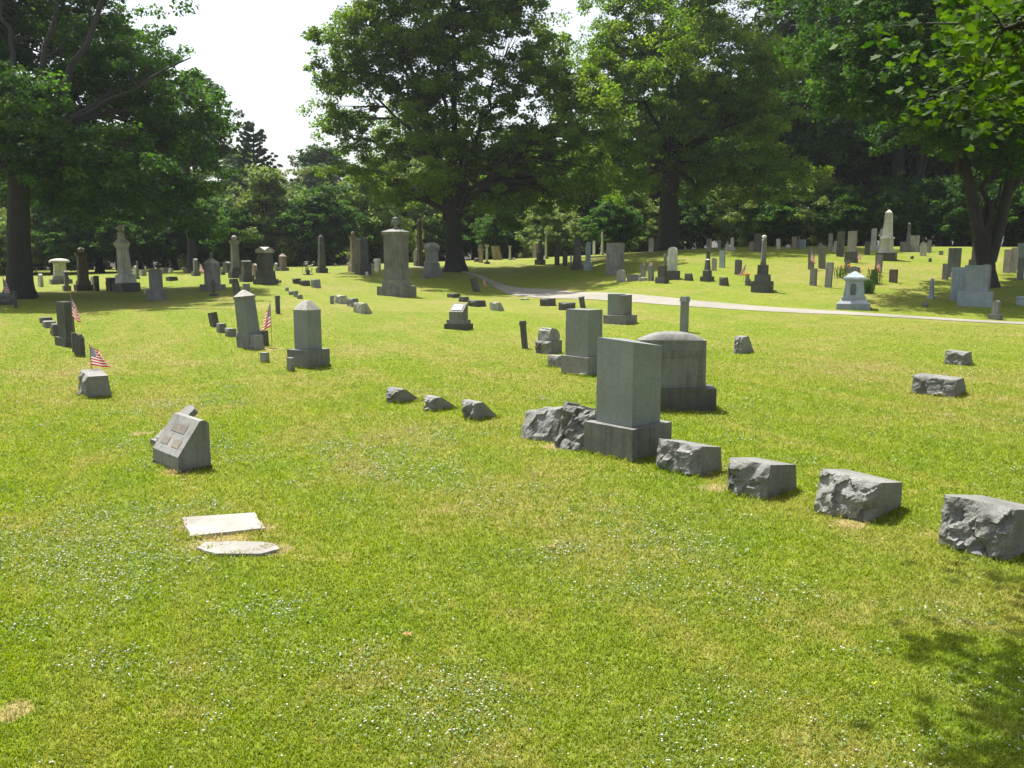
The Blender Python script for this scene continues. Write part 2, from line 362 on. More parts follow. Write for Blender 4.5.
def clover(n=9000):
    # clustered white clover heads
    d = 2.3*(22/2.3)**RNG.random(n*8); x = d*RNG.uniform(-.72, .72, n*8); y = d
    pts = np.stack([x, y], 1); v = np.array([mnoise.noise(Vector((a*.55+9, b*.55, 3))) + .6*mnoise.noise(Vector((a*1.9, b*1.9, 8))) - .045*max(0, b-10) for a, b in pts[:n*8]])
    bias = .28*(x < 0)*(y < 9)
    pr = np.clip((v+bias*.6-.05)*1.7, .035, 1)
    sel = RNG.random(len(x)) < pr*.24; x, y = x[sel][:n], y[sel][:n]
    for (cx_, cy_, hw, hh, a) in RECTS:
        dx, dy = x-cx_, y-cy_; k = ~((abs(dx*math.cos(a)+dy*math.sin(a)) < hw+.02) & (abs(-dx*math.sin(a)+dy*math.cos(a)) < hh+.02)); x, y = x[k], y[k]
    n = len(x); z = tz_np(x, y); d = y
    r = RNG.uniform(.0035, .0068, n)*np.clip((d/4)**.5, .9, 2.0); hz = RNG.uniform(.012, .032, n)*np.clip((d/3.5)**.35, 1, 1.6)
    O = np.array([(1,0,0),(0,1,0),(-1,0,0),(0,-1,0),(0,0,.75),(0,0,-.6),(.7,.7,.35),(-.7,.7,.3),(-.7,-.7,.35),(.7,-.7,.3)], float)
    Fq = np.array([(0,6,4),(6,1,4),(1,7,4),(7,2,4),(2,8,4),(8,3,4),(3,9,4),(9,0,4),(0,5,6),(6,5,1),(1,5,7),(7,5,2),(2,5,8),(8,5,3),(3,5,9),(9,5,0)])
    C = np.stack([x, y, z+hz], 1)
    V = (C[:,None,:] + O[None]*r[:,None,None]*RNG.uniform(.75, 1.25, (n, 10, 1))).reshape(-1, 3)
    Fc = (np.arange(n)[:,None,None]*10 + Fq[None]).reshape(-1, 3)
    # the clover leaves under them
    k = 9; lx = np.repeat(x, k)+RNG.normal(0, .09, n*k); ly = np.repeat(y, k)+RNG.normal(0, .09, n*k); q = ly < 13; lx, ly = lx[q], ly[q]; m = len(lx)
    lz = tz_np(lx, ly)+RNG.uniform(.008, .022, m); s = RNG.uniform(.004, .008, m)*np.clip((ly/4)**.5, .8, 2); ph = RNG.uniform(0, 6.28, m)
    a1 = np.stack([np.cos(ph)*s, np.sin(ph)*s, RNG.normal(0,.35,m)*s], 1); a2 = np.stack([-np.sin(ph)*s, np.cos(ph)*s, RNG.normal(0,.35,m)*s], 1); cc = np.stack([lx, ly, lz], 1)
    Vl = np.stack([cc-a1, cc-a2*.9, cc+a1, cc+a2*.9], 1).reshape(-1, 3)
    tag(link('clover_leaves', np_mesh('clover_leaves', Vl, np.arange(4*m).reshape(-1, 4)), M['cloverleaf']), 'low clover leaves mixed in the lawn', kind='stuff')
    tag(link('clover_flowers', np_mesh('clover', V, Fc), M['whitepetal']), 'small white clover heads scattered in patches over the lawn', kind='stuff')
# ------------------------------------------------------------------ stone building blocks
def frus(bm, z0, z1, w0, t0, w1=None, t1=None, cx=0, cy=0, cx1=None, cy1=None):
    w1 = w0 if w1 is None else w1; t1 = t0 if t1 is None else t1
    cx1 = cx if cx1 is None else cx1; cy1 = cy if cy1 is None else cy1
    vs = []
    for (z, w, t, ax, ay) in ((z0, w0, t0, cx, cy), (z1, w1, t1, cx1, cy1)):
        for sx, sy in ((-1,-1),(1,-1),(1,1),(-1,1)): vs.append(bm.verts.new((ax+sx*w/2, ay+sy*t/2, z)))
    fs = [(3,2,1,0),(4,5,6,7),(0,1,5,4),(1,2,6,5),(2,3,7,6),(3,0,4,7)]
    for f in fs: bm.faces.new([vs[i] for i in f])
    return vs
def prism(bm, prof, t, cy=0, back=None):
    """profile in x,z extruded along y by t"""
    a = [bm.verts.new((x, cy-t/2, z)) for x, z in prof]; b = [bm.verts.new((x, cy+t/2, z)) for x, z in (back or prof)]
    bm.faces.new(a); bm.faces.new(b[::-1]); n = len(prof)
    for i in range(n): j = (i+1) % n; bm.faces.new((a[j], a[i], b[i], b[j]))
def prism_x(bm, prof, w, cx=0):
    """profile in y,z extruded along x"""
    a = [bm.verts.new((cx-w/2, y, z)) for y, z in prof]; b = [bm.verts.new((cx+w/2, y, z)) for y, z in prof]
    bm.faces.new(a[::-1]); bm.faces.new(b); n = len(prof)
    for i in range(n): j = (i+1) % n; bm.faces.new((a[i], a[j], b[j], b[i]))
def bev(bm, off):
    if off > 0:
        es = [e for e in bm.edges if len(e.link_faces) == 2 and e.calc_face_angle(0) > .3]
        bmesh.ops.bevel(bm, geom=es, offset=off, segments=1, affect='EDGES', clamp_overlap=True)
def rotj(bm, amt, seed):
    r = random.Random(seed)
    for v in bm.verts: v.co += Vector((r.uniform(-amt, amt), r.uniform(-amt, amt), r.uniform(-amt, amt)*.5))
def lathe_bm(bm, prof, seg=20, cx=0, cy=0):
    rings = []
    for r, z in prof: rings.append([bm.verts.new((cx+r*math.cos(2*math.pi*k/seg), cy+r*math.sin(2*math.pi*k/seg), z)) for k in range(seg)])
    for a, b in zip(rings, rings[1:]):
        for k in range(seg): j = (k+1) % seg; bm.faces.new((a[k], a[j], b[j], b[k]))
    bm.faces.new(rings[0][::-1]); bm.faces.new(rings[-1])
def top_profile(w, h, kind, z0=-.12):
    hw = w/2; P = [(-hw, z0), (hw, z0)]
    if kind == 'flat': P += [(hw, h), (-hw, h)]
    elif kind == 'round':
        rise = min(hw, h*.4)*.85
        P += [(hw*math.cos(a), h-rise+rise*math.sin(a)) for a in np.linspace(0, math.pi, 13)]
    elif kind == 'low':
        rise = hw*.35
        P += [(hw*math.cos(a), h-rise+rise*math.sin(a)) for a in np.linspace(0, math.pi, 11)]
    elif kind == 'point': P += [(hw, h-hw*.7), (0, h), (-hw, h-hw*.7)]
    elif kind == 'gothic':
        P += [(hw, h-hw*1.1), (hw*.72, h-hw*.5), (hw*.38, h-hw*.14), (0, h), (-hw*.38, h-hw*.14), (-hw*.72, h-hw*.5), (-hw, h-hw*1.1)]
    elif kind == 'shoulder':
        s = h-hw*.75
        P += [(hw, s), (hw*.66, s)] + [(hw*.66*math.cos(a), s+.0+hw*.75*math.sin(a)) for a in np.linspace(.25, math.pi-.25, 9)] + [(-hw*.66, s), (-hw, s)]
    elif kind == 'clip': P += [(hw, h-hw*.55), (hw*.45, h), (-hw*.45, h), (-hw, h-hw*.55)]
    elif kind == 'slope': P += [(hw, h*.8), (hw*.1, h), (-hw, h*.93)]
    return P
def fbm(x, y, z): return mnoise.noise(Vector((x, y, z))) + .5*mnoise.noise(Vector((2.1*x, 2.1*y, 2.1*z+5))) + .25*mnoise.noise(Vector((4.3*x, 4.3*y, 4.3*z+9)))
def facets(x, z):
    v = Vector((x, 0.0, z)); c = mnoise.voronoi(v)[1][0]; r = mnoise.cell_vector(c*13.7)
    d = v - c; return (r.x-.5)*.9 + d.x*(r.y-.5)*2.2 + d.z*(r.z-.5)*2.2
def facet(x, y, z):
    c = mnoise.cell(Vector((x, y, z))); d = mnoise.voronoi(Vector((x, y, z)))[0]; return d[0]
def rock_bm(L, t, h, slant=0.0, seed=0, rough=.06, top_rough=.0, div=None, right=1.0, ends=0.0, z0=-.12, faces=('front',), drop=0.0, batter=.0):
    """rock-faced block: front (-Y) bulges and is broken, the others are sawn. slant: how far the back-top edge is pulled in, right: height factor at +X"""
    bm = bmesh.new(); nx, ny, nz = (div or (18, 12, 11)); s = seed*3.17
    def pt(u, v, w):
        x = (u-.5)*L; z = z0 + (h-z0)*w; y = (v-.5)*t
        if slant: y = y - slant*t*max(0.0, (z0+(h-z0)*w)/h)*v      # back leans in towards the front at the top
        z = z0 + (h*(1+(right-1)*u)*(1-drop*v)-z0)*w
        y += batter*h*max(0.0, (z0+(h-z0)*w)/h)*(1-v)
        return Vector((x, y, z))
    idx = {}; fs = max(.4, min(1.5, L/.5))
    def vert(i, j, k):
        key = (i, j, k)
        if key not in idx:
            u, v, w = i/nx, j/ny, k/nz; p = pt(u, v, w)
            n = .35*fbm(p.x*16+s, p.y*16, p.z*16+s) + 1.1*facets(p.x*6.5/fs+s, p.z*6.5/fs+s); fct = abs(fbm(p.x*3.1+s, 4.2, p.z*3.3+s))
            if 'front' in faces and j <= 2:
                fall = (1, .4, .1)[j]
                edge = min(1, 6*min(u, 1-u, 1-w)+.12)
                p.y += -rough*fall*(.9*edge + .9*n*edge - 1.2*fct)
            if 'back' in faces and j >= ny-1: p.y += rough*.8*n
            if 'right' in faces and i >= nx-1: p.x += rough*.7*fbm(p.y*8+s, 2, p.z*8)
            if 'left' in faces and i <= 1: p.x -= rough*.7*n
            if k == nz:
                e = min(u, 1-u)*L; g = min(v, 1-v)*t
                p.z += -top_rough*abs(n)*1.2 - (.014*abs(fbm(p.x*14+s, p.y*14, 3)) if (j == 0) else 0)
            idx[key] = bm.verts.new(p)
        return idx[key]
    def quad(a, b, c, d): bm.faces.new((vert(*a), vert(*b), vert(*c), vert(*d)))
    for i in range(nx):
        for k in range(nz):
            quad((i,0,k),(i+1,0,k),(i+1,0,k+1),(i,0,k+1)); quad((i+1,ny,k),(i,ny,k),(i,ny,k+1),(i+1,ny,k+1))
        for j in range(ny):
            quad((i,j,nz),(i+1,j,nz),(i+1,j+1,nz),(i,j+1,nz)); quad((i,j+1,0),(i+1,j+1,0),(i+1,j,0),(i,j,0))
    for j in range(ny):
        for k in range(nz):
            quad((0,j+1,k),(0,j,k),(0,j,k+1),(0,j+1,k+1)); quad((nx,j,k),(nx,j+1,k),(nx,j+1,k+1),(nx,j,k+1))
    return bm
def boulder_bm(L, t, h, seed=0, amt=.12, sub=3, flat=.0):
    bm = bmesh.new(); bmesh.ops.create_icosphere(bm, subdivisions=sub, radius=1); s = seed*2.3
    for v in bm.verts:
        c = v.co.normalized(); m = max(abs(c.x), abs(c.y), abs(c.z)); q = c/(m**.55)
        n = fbm(c.x*1.6+s, c.y*1.6, c.z*1.6+s); n2 = fbm(c.x*5+s, c.y*5, c.z*5)
        q *= 1 + amt*n + amt*.25*n2
        v.co = Vector((q.x*L/2*.9, q.y*t/2*.9, h*.42 + q.z*h*.60))
        if v.co.z < -.12: v.co.z = -.12
    return bm

STONES = []
def place(px, py, L=None):
    return hit(px, py)
def viewangle(p): return math.atan2(p.x, p.y)
def proj_w(a, td, p):
    th = viewangle(p); return abs(math.cos(a+th)) + td*abs(math.sin(a+th))
# stack specifications: (part, shape, z0, z1, w0, w1[, opts]) as fractions of full height and full width
SPEC = {
 'obelisk': [('base','box',0,.14,1,1),('plinth','box',.14,.20,.80,.74),('die','box',.20,.42,.62,.58),('cornice','box',.42,.46,.70,.66),('shaft','box',.46,.94,.50,.34),('tip','box',.94,1,.34,.02)],
 'obelisk_low': [('base','box',0,.20,1,1),('die','box',.20,.46,.66,.62),('cap','box',.46,.49,.70,.66),('shaft','box',.49,.955,.46,.32),('tip','box',.955,1,.33,.02)],
 'plain_obelisk': [('base','box',0,.12,1,1),('shaft','box',.12,.93,.72,.46),('tip','box',.93,1,.46,.02)],
 'needle': [('base','box',0,.1,1,1),('shaft','box',.1,.93,.6,.42),('tip','box',.93,1,.5,.1)],
 'cap_die': [('base','box',0,.18,1,1),('die','box',.18,.84,.62,.62),('cap','box',.84,1,.66,.08)],
 'column_ball': [('base','box',0,.14,1,1),('plinth','box',.14,.24,.8,.72),('shaft','box',.24,.80,.60,.50),('capital','box',.80,.88,.60,.78),('finial','ball',.88,1,.46,.3)],
 'round_column': [('base','box',0,.1,1,1),('shaft','lathe',.1,.9,.62,.5),('capital','lathe',.9,1,.95,.9)],
 'urn_pillar': [('base','box',0,.13,1,1),('plinth','box',.13,.26,.78,.70),('shaft','box',.26,.66,.52,.42),('cornice','box',.66,.73,.50,.62),('gable','box',.73,.80,.60,.26),('neck','box',.80,.88,.28,.24),('urn','urn',.88,1,.34,.1)],
 'mushroom': [('base','box',0,.17,1,1),('plinth','box',.17,.30,.78,.66),('die','box',.30,.82,.58,.54),('cap','dome',.82,1,.92,.3)],
 'gothic_die': [('base','box',0,.13,1,1),('plinth','box',.13,.36,.82,.74),('die','box',.36,.84,.62,.60),('gable','gables',.84,1,.74,.6)],
 'round_base': [('base','box',0,.26,1,1),('tablet','round',.26,1,.62,.58)],
 'tab_base': [('base','box',0,.34,1,1),('tablet','flat',.34,1,.70,.68)],
 'big_urn': [('base','box',0,.12,1,1),('plinth','box',.12,.20,.75,.75),('lower_die','box',.20,.34,.64,.64),('die','box',.34,.76,.62,.62),('cornice','box',.76,.80,.66,.74),('cap','box',.80,.835,.74,.3),('urn','urn',.835,1,.24,.1)],
 'domed_house': [('base','box',0,.14,1,1),('plinth','box',.14,.40,.76,.72),('die','box',.40,.76,.62,.62),('cornice','box',.76,.82,.74,.78),('cap','dome',.82,1,.74,.3)],
 'zinc': [('base','box',0,.13,1,.98),('plinth','box',.13,.25,.92,.68),('band','box',.25,.31,.72,.72),('die','box',.31,.74,.64,.52),('cornice','box',.74,.79,.56,.70),('cap_band','box',.79,.84,.72,.68),('cap','box',.84,.93,.60,.36),('tip','box',.93,1,.34,.06)],
 'post_two': [('base','box',0,.18,1,1),('plinth','box',.18,.30,.74,.70),('die','box',.30,.47,.5,.48),('shaft','lathe',.47,.93,.30,.22),('finial','ball',.93,1,.26,.2)],
 'lean_die': [('base','box',0,.20,1,.96),('plinth','box',.20,.27,.92,.82),('die','box',.27,.85,.80,.74),('cap_band','box',.85,.89,.80,.82),('cap','box',.89,1,.80,.10)],
 'block_cap': [('base','box',0,.3,1,1),('die','box',.3,.95,.7,.66),('cap','box',.95,1,.72,.5)],
}
def bpart(shape, z0, z1, w0, w1, td, first, bevel):
    bm = bmesh.new(); zz = -.12 if first else z0 + .0015
    if shape == 'box': frus(bm, zz, z1, w0, w0*td, w1, w1*td); bev(bm, bevel)
    elif shape == 'lathe':
        lathe_bm(bm, [(w0/2*1.1, zz), (w0/2, zz+(z1-z0)*.12), (w1/2, z1-(z1-z0)*.1), (w1/2*1.12, z1)], 16)
    elif shape == 'ball':
        r = (z1-z0)/2; lathe_bm(bm, [(w0*.35, zz)]+[(w0/2*math.sin(a), z0+r-r*math.cos(a)) for a in np.linspace(.6, math.pi-.08, 9)], 14)
    elif shape == 'urn':
        h = z1-z0; lathe_bm(bm, [(w0*.42, zz), (w0*.42, z0+.08*h), (w0*.18, z0+.16*h), (w0*.2, z0+.24*h), (w0*.5, z0+.52*h), (w0*.52, z0+.66*h), (w0*.34, z0+.72*h), (w0*.5, z0+.76*h), (w0*.3, z0+.86*h), (w0*.08, z0+.93*h), (w0*.12, z0+.96*h), (.01, z1)], 16)
    elif shape == 'dome':
        h = z1-z0; frus(bm, zz, z0+h*.25, w0*.94, w0*.94*td, w0, w0*td)
        n0 = z0+h*.25
        prev = w0
        for k in range(1, 6):
            f = k/5; w = w0*math.sqrt(max(.002, 1-(f*.97)**2)); z = z0+h*.25+h*.75*f
            frus(bm, n0+.0004, z, prev, prev*td, w, w*td); prev = w; n0 = z
    elif shape == 'gables':
        h = z1-z0; w = w0
        prism(bm, [(-w/2, zz), (w/2, zz), (w/2, z0+h*.45), (0, z1), (-w/2, z0+h*.45)], w*td)
        prism_x(bm, [(-w*td/2*1.01, zz+.003), (w*td/2*1.01, zz+.003), (w*td/2*1.01, z0+h*.43), (0, z1-.004), (-w*td/2*1.01, z0+h*.43)], w*1.01)
    elif shape in ('round','flat','point','gothic','low','shoulder','clip'):
        p = [(x, z + z0) for x, z in top_profile(w0, z1-z0, shape, 0.0015)]
        prism(bm, p, w0*td*.8); bev(bm, bevel)
    return bm
def stack(name, spec, p, W, H, td, a, mat, label, cat, group, lean=0, leandir=0, mats=None, jitter=0):
    root = empty(name, p, a); tag(root, label, cat, group)
    bevel = min(.015, W*.02)
    for i, row in enumerate(spec):
        part, shape, z0, z1, w0, w1 = row[:6]
        bm = bpart(shape, z0*H, z1*H, w0*W, w1*W, td, i == 0, bevel)
        m = (mats or {}).get(part, mat)
        link(part, bm_mesh(bm, part, smooth=shape in ('lathe','ball','urn')), M[m], root)
    if lean: root.rotation_euler = Matrix.Rotation(lean, 4, 'Y').to_euler(); root.rotation_euler = (Matrix.Rotation(lean, 4, Vector((math.cos(leandir), math.sin(leandir), 0))) @ Matrix.Rotation(a, 4, 'Z')).to_euler()
    return root
def lean_it(o, a, lean_px, lean_y=0):
    """lean_px: degrees towards picture right; lean_y: degrees towards the viewer"""
    o.rotation_euler = (Matrix.Rotation(R(lean_px), 4, 'Y') @ Matrix.Rotation(R(-lean_y), 4, 'X').inverted() @ Matrix.Rotation(a, 4, 'Z')).to_euler()
AROW = -52
def S(kind, px, py, pw, ph, label, mat='granite', a=None, td=None, lean=0, ly=0, group='gravestones across the cemetery', name=None, cat=None, top='flat', d=None, **kw):
    """one gravestone: px,py the bottom centre of what shows, pw,ph its width and height in the photograph"""
    p = at(px, d) if d else hit(px, py)
    a = R(AROW + random.uniform(-5, 5)) if a is None else R(a)
    if kind in SPEC: td = td or 1.0
    else: td = td or {'tablet': .32, 'post': .8, 'slant': .55, 'block': .6, 'boulder': .8, 'cross': .3}.get(kind, .5)
    k = mpp(p); H = ph*k
    W = pw*k/proj_w(a, td, p)
    depth = .5*(W*abs(math.sin(a+viewangle(p))) + W*td*abs(math.cos(a+viewangle(p))))
    if not d:
        v = Vector((p.x, p.y, 0)).normalized(); q = p + v*depth; p = Vector((q.x, q.y, tz(q.x, q.y)))
    nm = name or {'slant': 'grave_marker', 'block': 'grave_marker', 'post': 'footstone', 'boulder': 'boulder_marker', 'tablet': 'gravestone', 'cross': 'cross_marker'}.get(kind, 'monument')
    ct = cat or {'slant': 'grave marker', 'block': 'grave marker', 'post': 'footstone', 'boulder': 'boulder', 'tablet': 'gravestone', 'cross': 'cross'}.get(kind, 'monument')
    if kind in SPEC:
        if 'obelisk' in kind and name is None: nm, ct = 'obelisk', 'obelisk'
        o = stack(nm, SPEC[kind], p, W, H, td, a, mat, label, ct, group, mats=kw.get('mats'))
    else:
        if kind == 'tablet':
            bm = bmesh.new(); prism(bm, top_profile(W, H, top), W*td); bev(bm, min(.012, W*.03))
        elif kind == 'post':
            bm = bmesh.new()
            if top == 'cap': frus(bm, -.12, H*.86, W*.78, W*.78*td, W*.78, W*.78*td); frus(bm, H*.862, H, W, W*td, W*.8, W*.8*td)
            else: prism(bm, top_profile(W, H, top), W*td)
            bev(bm, min(.01, W*.04))
        elif kind == 'slant':
            bm = rock_bm(W, W*td, H, slant=.6, seed=px*.37, rough=.12*min(W, H)*.4, div=(10,6,7))
        elif kind == 'block':
            bm = rock_bm(W, W*td, H, slant=kw.get('slant', .12), seed=px*.31, rough=.05*min(1, W), div=(12,7,8), right=kw.get('right', 1))
        elif kind == 'boulder': bm = boulder_bm(W, W*td, H, seed=px*.21)
        elif kind == 'cross':
            bm = bmesh.new(); frus(bm, -.12, H*.14, W, W*.8); frus(bm, H*.142, H, W*.3, W*.28); frus(bm, H*.62, H*.80, W*.95, W*.24)
        o = link(nm, bm_mesh(bm, nm), M[mat], loc=p); o.rotation_euler = (0, 0, a); tag(o, label, ct, group)
    if lean or ly: lean_it(o, a, lean, ly)
    STONES.append((o, p, W)); RECTS.append((p.x, p.y, W/2, W*td/2, a)) if p.y < 27 else None
    return o
RECTS = []
def fit(pxL, pxN, pyN, pxR, pyT, a):
    """box whose near bottom corner is at pixel (pxN,pyN), running to columns pxL and pxR; near edge top at row pyT"""
    a = R(a); P = hit(pxN, pyN); rd = Vector((math.cos(a), math.sin(a), 0)); td = Vector((-math.sin(a), math.cos(a), 0))
    def solve(dirv, target):
        lo, hi = 0.001, 4.0
        s = 1 if target > pxN else -1
        for _ in range(40):
            m = (lo+hi)/2; q = project(P+dirv*m)[0]
            if (q-target)*s < 0: lo = m
            else: hi = m
        return (lo+hi)/2
    L = solve(-rd, pxL); t = solve(td, pxR)
    lo, hi = 0, 6
    for _ in range(40):
        m = (lo+hi)/2
        if project(P+Vector((0,0,m)))[1] > pyT: lo = m
        else: hi = m
    c = P - rd*L/2 + td*t/2; c.z = min(P.z, tz(c.x, c.y)+.03)
    return c, L, t, (lo+hi)/2, a
# ------------------------------------------------------------------ near stones, fitted one by one
GR = 'rough grey family markers in the near row'
def rock_marker(pxL, pxN, pyN, pxR, pyT, a, label, slant=.08, right=1.0, seed=1, rough=.05, group=GR, mat='granite', lean=0, ly=0, faces=('front',), name='grave_marker', drop=.0, tfix=None):
    mat = 'rock' if mat == 'granite' else mat
    c, L, t, h, ar = fit(pxL, pxN, pyN, pxR, pyT, a)
    bm = rock_bm(L, t, h, slant=slant, seed=seed, rough=rough, right=right, div=(44,12,24), faces=faces, drop=drop, batter=.14)
    o = link(name, bm_mesh(bm, name), M[mat], loc=c); o.rotation_euler = (0, 0, ar); tag(o, label, 'grave marker', group)
    if lean or ly: lean_it(o, ar, lean, ly)
    RECTS.append((c.x, c.y, L/2, t/2, ar)); return o
rock_marker(655, 698, 478, 722, 447, -46, 'low rough-faced granite marker just right of the tall grey monument base', seed=1, drop=.2, rough=.038)
rock_marker(725, 766, 501, 797, 466, -46, 'rough-faced granite marker with chipped bright upper face, second block right of the grey monument', seed=2, drop=.24, rough=.038)
rock_marker(813, 872, 524, 901, 484, -44, 'tilted rough-faced granite marker leaning down to the right, third block from the grey monument', seed=3, lean=5, slant=.1, drop=.2, rough=.042)
rock_marker(937, 1007, 563, 1050, 511, -54, 'large rough-faced granite marker cut off by the right edge of the photo', seed=4, rough=.048, drop=.28)
# wedge markers left of the boulders
GW = 'three small wedge markers in a line'
for (l, n_, b, r, t_, lab, sd) in ((387,399,404,422,390,'small wedge marker with bright broken back, leftmost of the line of three',5),(424,435,412,459,398,'small wedge marker in the middle of the line of three',6),(462,477,421,499,403,'small wedge marker nearest the boulders, rightmost of the line of three',7)):
    c, L, t, h, ar = fit(l, n_, b, r, t_, -50)
    bm = rock_bm(L, t, h, slant=.72, seed=sd, rough=.05, div=(16,12,10)); o = link('grave_marker', bm_mesh(bm, 'wedge_marker'), M['rock'], loc=c); o.rotation_euler = (0,0,ar); tag(o, lab, 'grave marker', GW); RECTS.append((c.x, c.y, L/2, t/2, ar))
GB = 'boulders beside the grey monument'
p = hit(543, 441); k = mpp(p)
o = link('boulder', bm_mesh(rock_bm(40*k, 34*k, 27*k, slant=.3, seed=14, rough=.022, top_rough=.02, right=1.32, div=(26,16,16), faces=('front','left'), batter=.45), 'boulder'), M['rock'], loc=p+Vector((.03,.17,0))); o.rotation_euler = (0, 0, R(-30)); tag(o, 'smooth pale grey boulder at the left end of the near row', 'boulder', GB)
p = hit(577, 449); k = mpp(p)
o = link('boulder', bm_mesh(rock_bm(40*k, 34*k, 41*k, slant=.35, seed=12, rough=.055, top_rough=.03, div=(24,16,18), faces=('front','back','left','right')), 'boulder'), M['rock'], loc=p+Vector((.03,.14,0))); o.rotation_euler = (R(-14), R(6), R(-42)); tag(o, 'craggy dark-creased boulder leaning against the base of the grey monument', 'boulder', GB)
# the grey monument with a sloping top
c, L, t, h, ar = fit(584, 632, 463, 671, 430, -47)
mon = empty('monument', c, ar); tag(mon, 'tall smooth grey granite monument with sloping top in the near row of rough markers', 'monument', 'large family monuments')
bm = bmesh.new(); frus(bm, -.15, h, L, t); bev(bm, .006); link('base', bm_mesh(bm, 'base'), M['granite'], mon)
kk = mpp(c); dw, dt = L*.74, t*.72
H1 = 84*kk
bm = bmesh.new(); vs = frus(bm, h+.0015, h+H1*.96, dw, dt)
for i, f in ((4, 1.0), (5, .975), (6, .90), (7, .95)): vs[i].co.z = h + H1*f
bev(bm, .005); link('die', bm_mesh(bm, 'die'), M['polished'], mon); RECTS.append((c.x, c.y, L/2, t/2, ar))
# dome-topped lettered monument
c, L, t, h, ar = fit(628, 716, 412, 722, 389, -3); P_ = hit(716, 412); c = P_ - Vector((math.cos(ar), math.sin(ar), 0))*L/2 + Vector((-math.sin(ar), math.cos(ar), 0))*.21
mon = empty('monument', c, ar); tag(mon, 'wide dark granite monument with curved pale top and cut letters, behind the grey one', 'monument', 'large family monuments')
k = mpp(c); bm = bmesh.new(); frus(bm, -.15, h, L, .42); bev(bm, .008); link('base', bm_mesh(bm, 'base'), M['dark'], mon)
bw = L*.755; bh = 47*k; th = .30
bm = bmesh.new(); n0 = 14
prism(bm, [(-bw/2-.02, h+.0015), (bw/2+.02, h+.0015), (bw/2+.005, h+bh*.12), (bw/2, h+bh), (-bw/2, h+bh), (-bw/2-.005, h+bh*.12)], th); bev(bm, .006)
die = link('die', bm_mesh(bm, 'die'), M['granite'], mon)
bm = bmesh.new(); vg = []
nx, ny = 20, 8
for i in range(nx+1):
    for j in range(ny+1):
        u, v = i/nx*2-1, j/ny*2-1
        z = h+bh-.02 + .0215*(abs(u) < .999 and abs(v) < .999) + 6.5*k*max(0,(1-abs(u)**2.6))*max(0,1-v*v)**.6 + 1.2*k*max(0,(1-abs(u)**2.6))
        vg.append(bm.verts.new((u*bw/2*.995, v*th/2*.99, z)))
for i in range(nx):
    for j in range(ny):
        a_ = i*(ny+1)+j; bm.faces.new((vg[a_], vg[a_+ny+1], vg[a_+ny+2], vg[a_+1]))
link('top', bm_mesh(bm, 'top', True), M['granite'], mon); RECTS.append((c.x, c.y, L/2, .21, ar))
def text_mesh(s, size, depth=.004, bold=.012):
    cu = bpy.data.curves.new('t', 'FONT'); cu.body = s; cu.size = size; cu.extrude = depth; cu.align_x = 'CENTER'; cu.align_y = 'CENTER'; cu.offset = bold*size; cu.space_character = 1.15
    ob = bpy.data.objects.new('t', cu); COL.objects.link(ob); dg = bpy.context.evaluated_depsgraph_get(); me = bpy.data.meshes.new_from_object(ob.evaluated_get(dg)); bpy.data.objects.remove(ob); return me
tm = text_mesh('GILLEGAN', 11*k); lt = link('lettering', tm, M['letters'], mon); lt.location = (.02, -th/2-.003, h+bh*.70); lt.rotation_euler = (R(90), 0, 0)
# left slanted marker with picture panels, and its fallen neighbour
c, L, t, h, ar = fit(154, 179, 474, 211, 455, -46)
def slant_marker(c, L, t, ar, k, hfront, hback, label, mat='granite', panels=True, seed=3):
    root = empty('slant_gravestone', c, ar); tag(root, label, 'gravestone', 'slanted stones at the left')
    bm = bmesh.new(); rr = random.Random(seed)
    prism_x(bm, [(-t/2, -.12), (t/2, -.12), (t/2, hback*.93), (t*.36, hback), (t*.22, hback*.99), (-t/2, hfront)], L); bev(bm, .008); link('block', bm_mesh(bm, 'block'), M[mat], root)
    bm = bmesh.new(); frus(bm, -.12, .035, L*1.04, t*1.03); link('base', bm_mesh(bm, 'base'), M['dark'], root)
    if panels:
        y0, z0, y1, z1 = -t/2, hfront, t*.22, hback*.99; ln = math.hypot(y1-y0, z1-z0); an = math.atan2(z1-z0, y1-y0)
        for (u, v, w, hh) in ((0,.68,.50,.22),(-.22,.30,.26,.20),(.20,.30,.26,.22)):
            bm = bmesh.new(); frus(bm, -.004, .004, L*w, ln*hh); o = link('panel', bm_mesh(bm, 'panel'), M['panel'], root)
            o.location = (u*L, y0+(y1-y0)*v, z0+(z1-z0)*v); o.rotation_euler = (an, 0, 0)
    RECTS.append((c.x, c.y, L/2, t/2, ar)); return root
slant_marker(c, L, t*1.02, ar, mpp(c), 16*mpp(c), 49*mpp(c), 'tilted grey slant stone with three carved panels on its sunlit face', seed=4)
p = hit(166, 449); k = mpp(p); p2 = p + Vector((.02, .12, 0))
fs = empty('fallen_gravestone', p2, R(-46)); tag(fs, 'broken gravestone propped on its base behind the carved slant stone', 'gravestone', 'slanted stones at the left')
bm = bmesh.new(); frus(bm, -.1, 9*k, 34*k, 26*k); bev(bm, .01); link('base', bm_mesh(bm, 'base'), M['granite'], fs).location = (-.08, 0, -.03)
bm = bmesh.new(); prism(bm, top_profile(22*k, 46*k, 'low', 0), 6*k); bev(bm, .006)
o = link('slab', bm_mesh(bm, 'slab'), M['granite'], fs); o.location = (-.04, -.10, 7*k); o.rotation_euler = (R(-50), 0, 0)
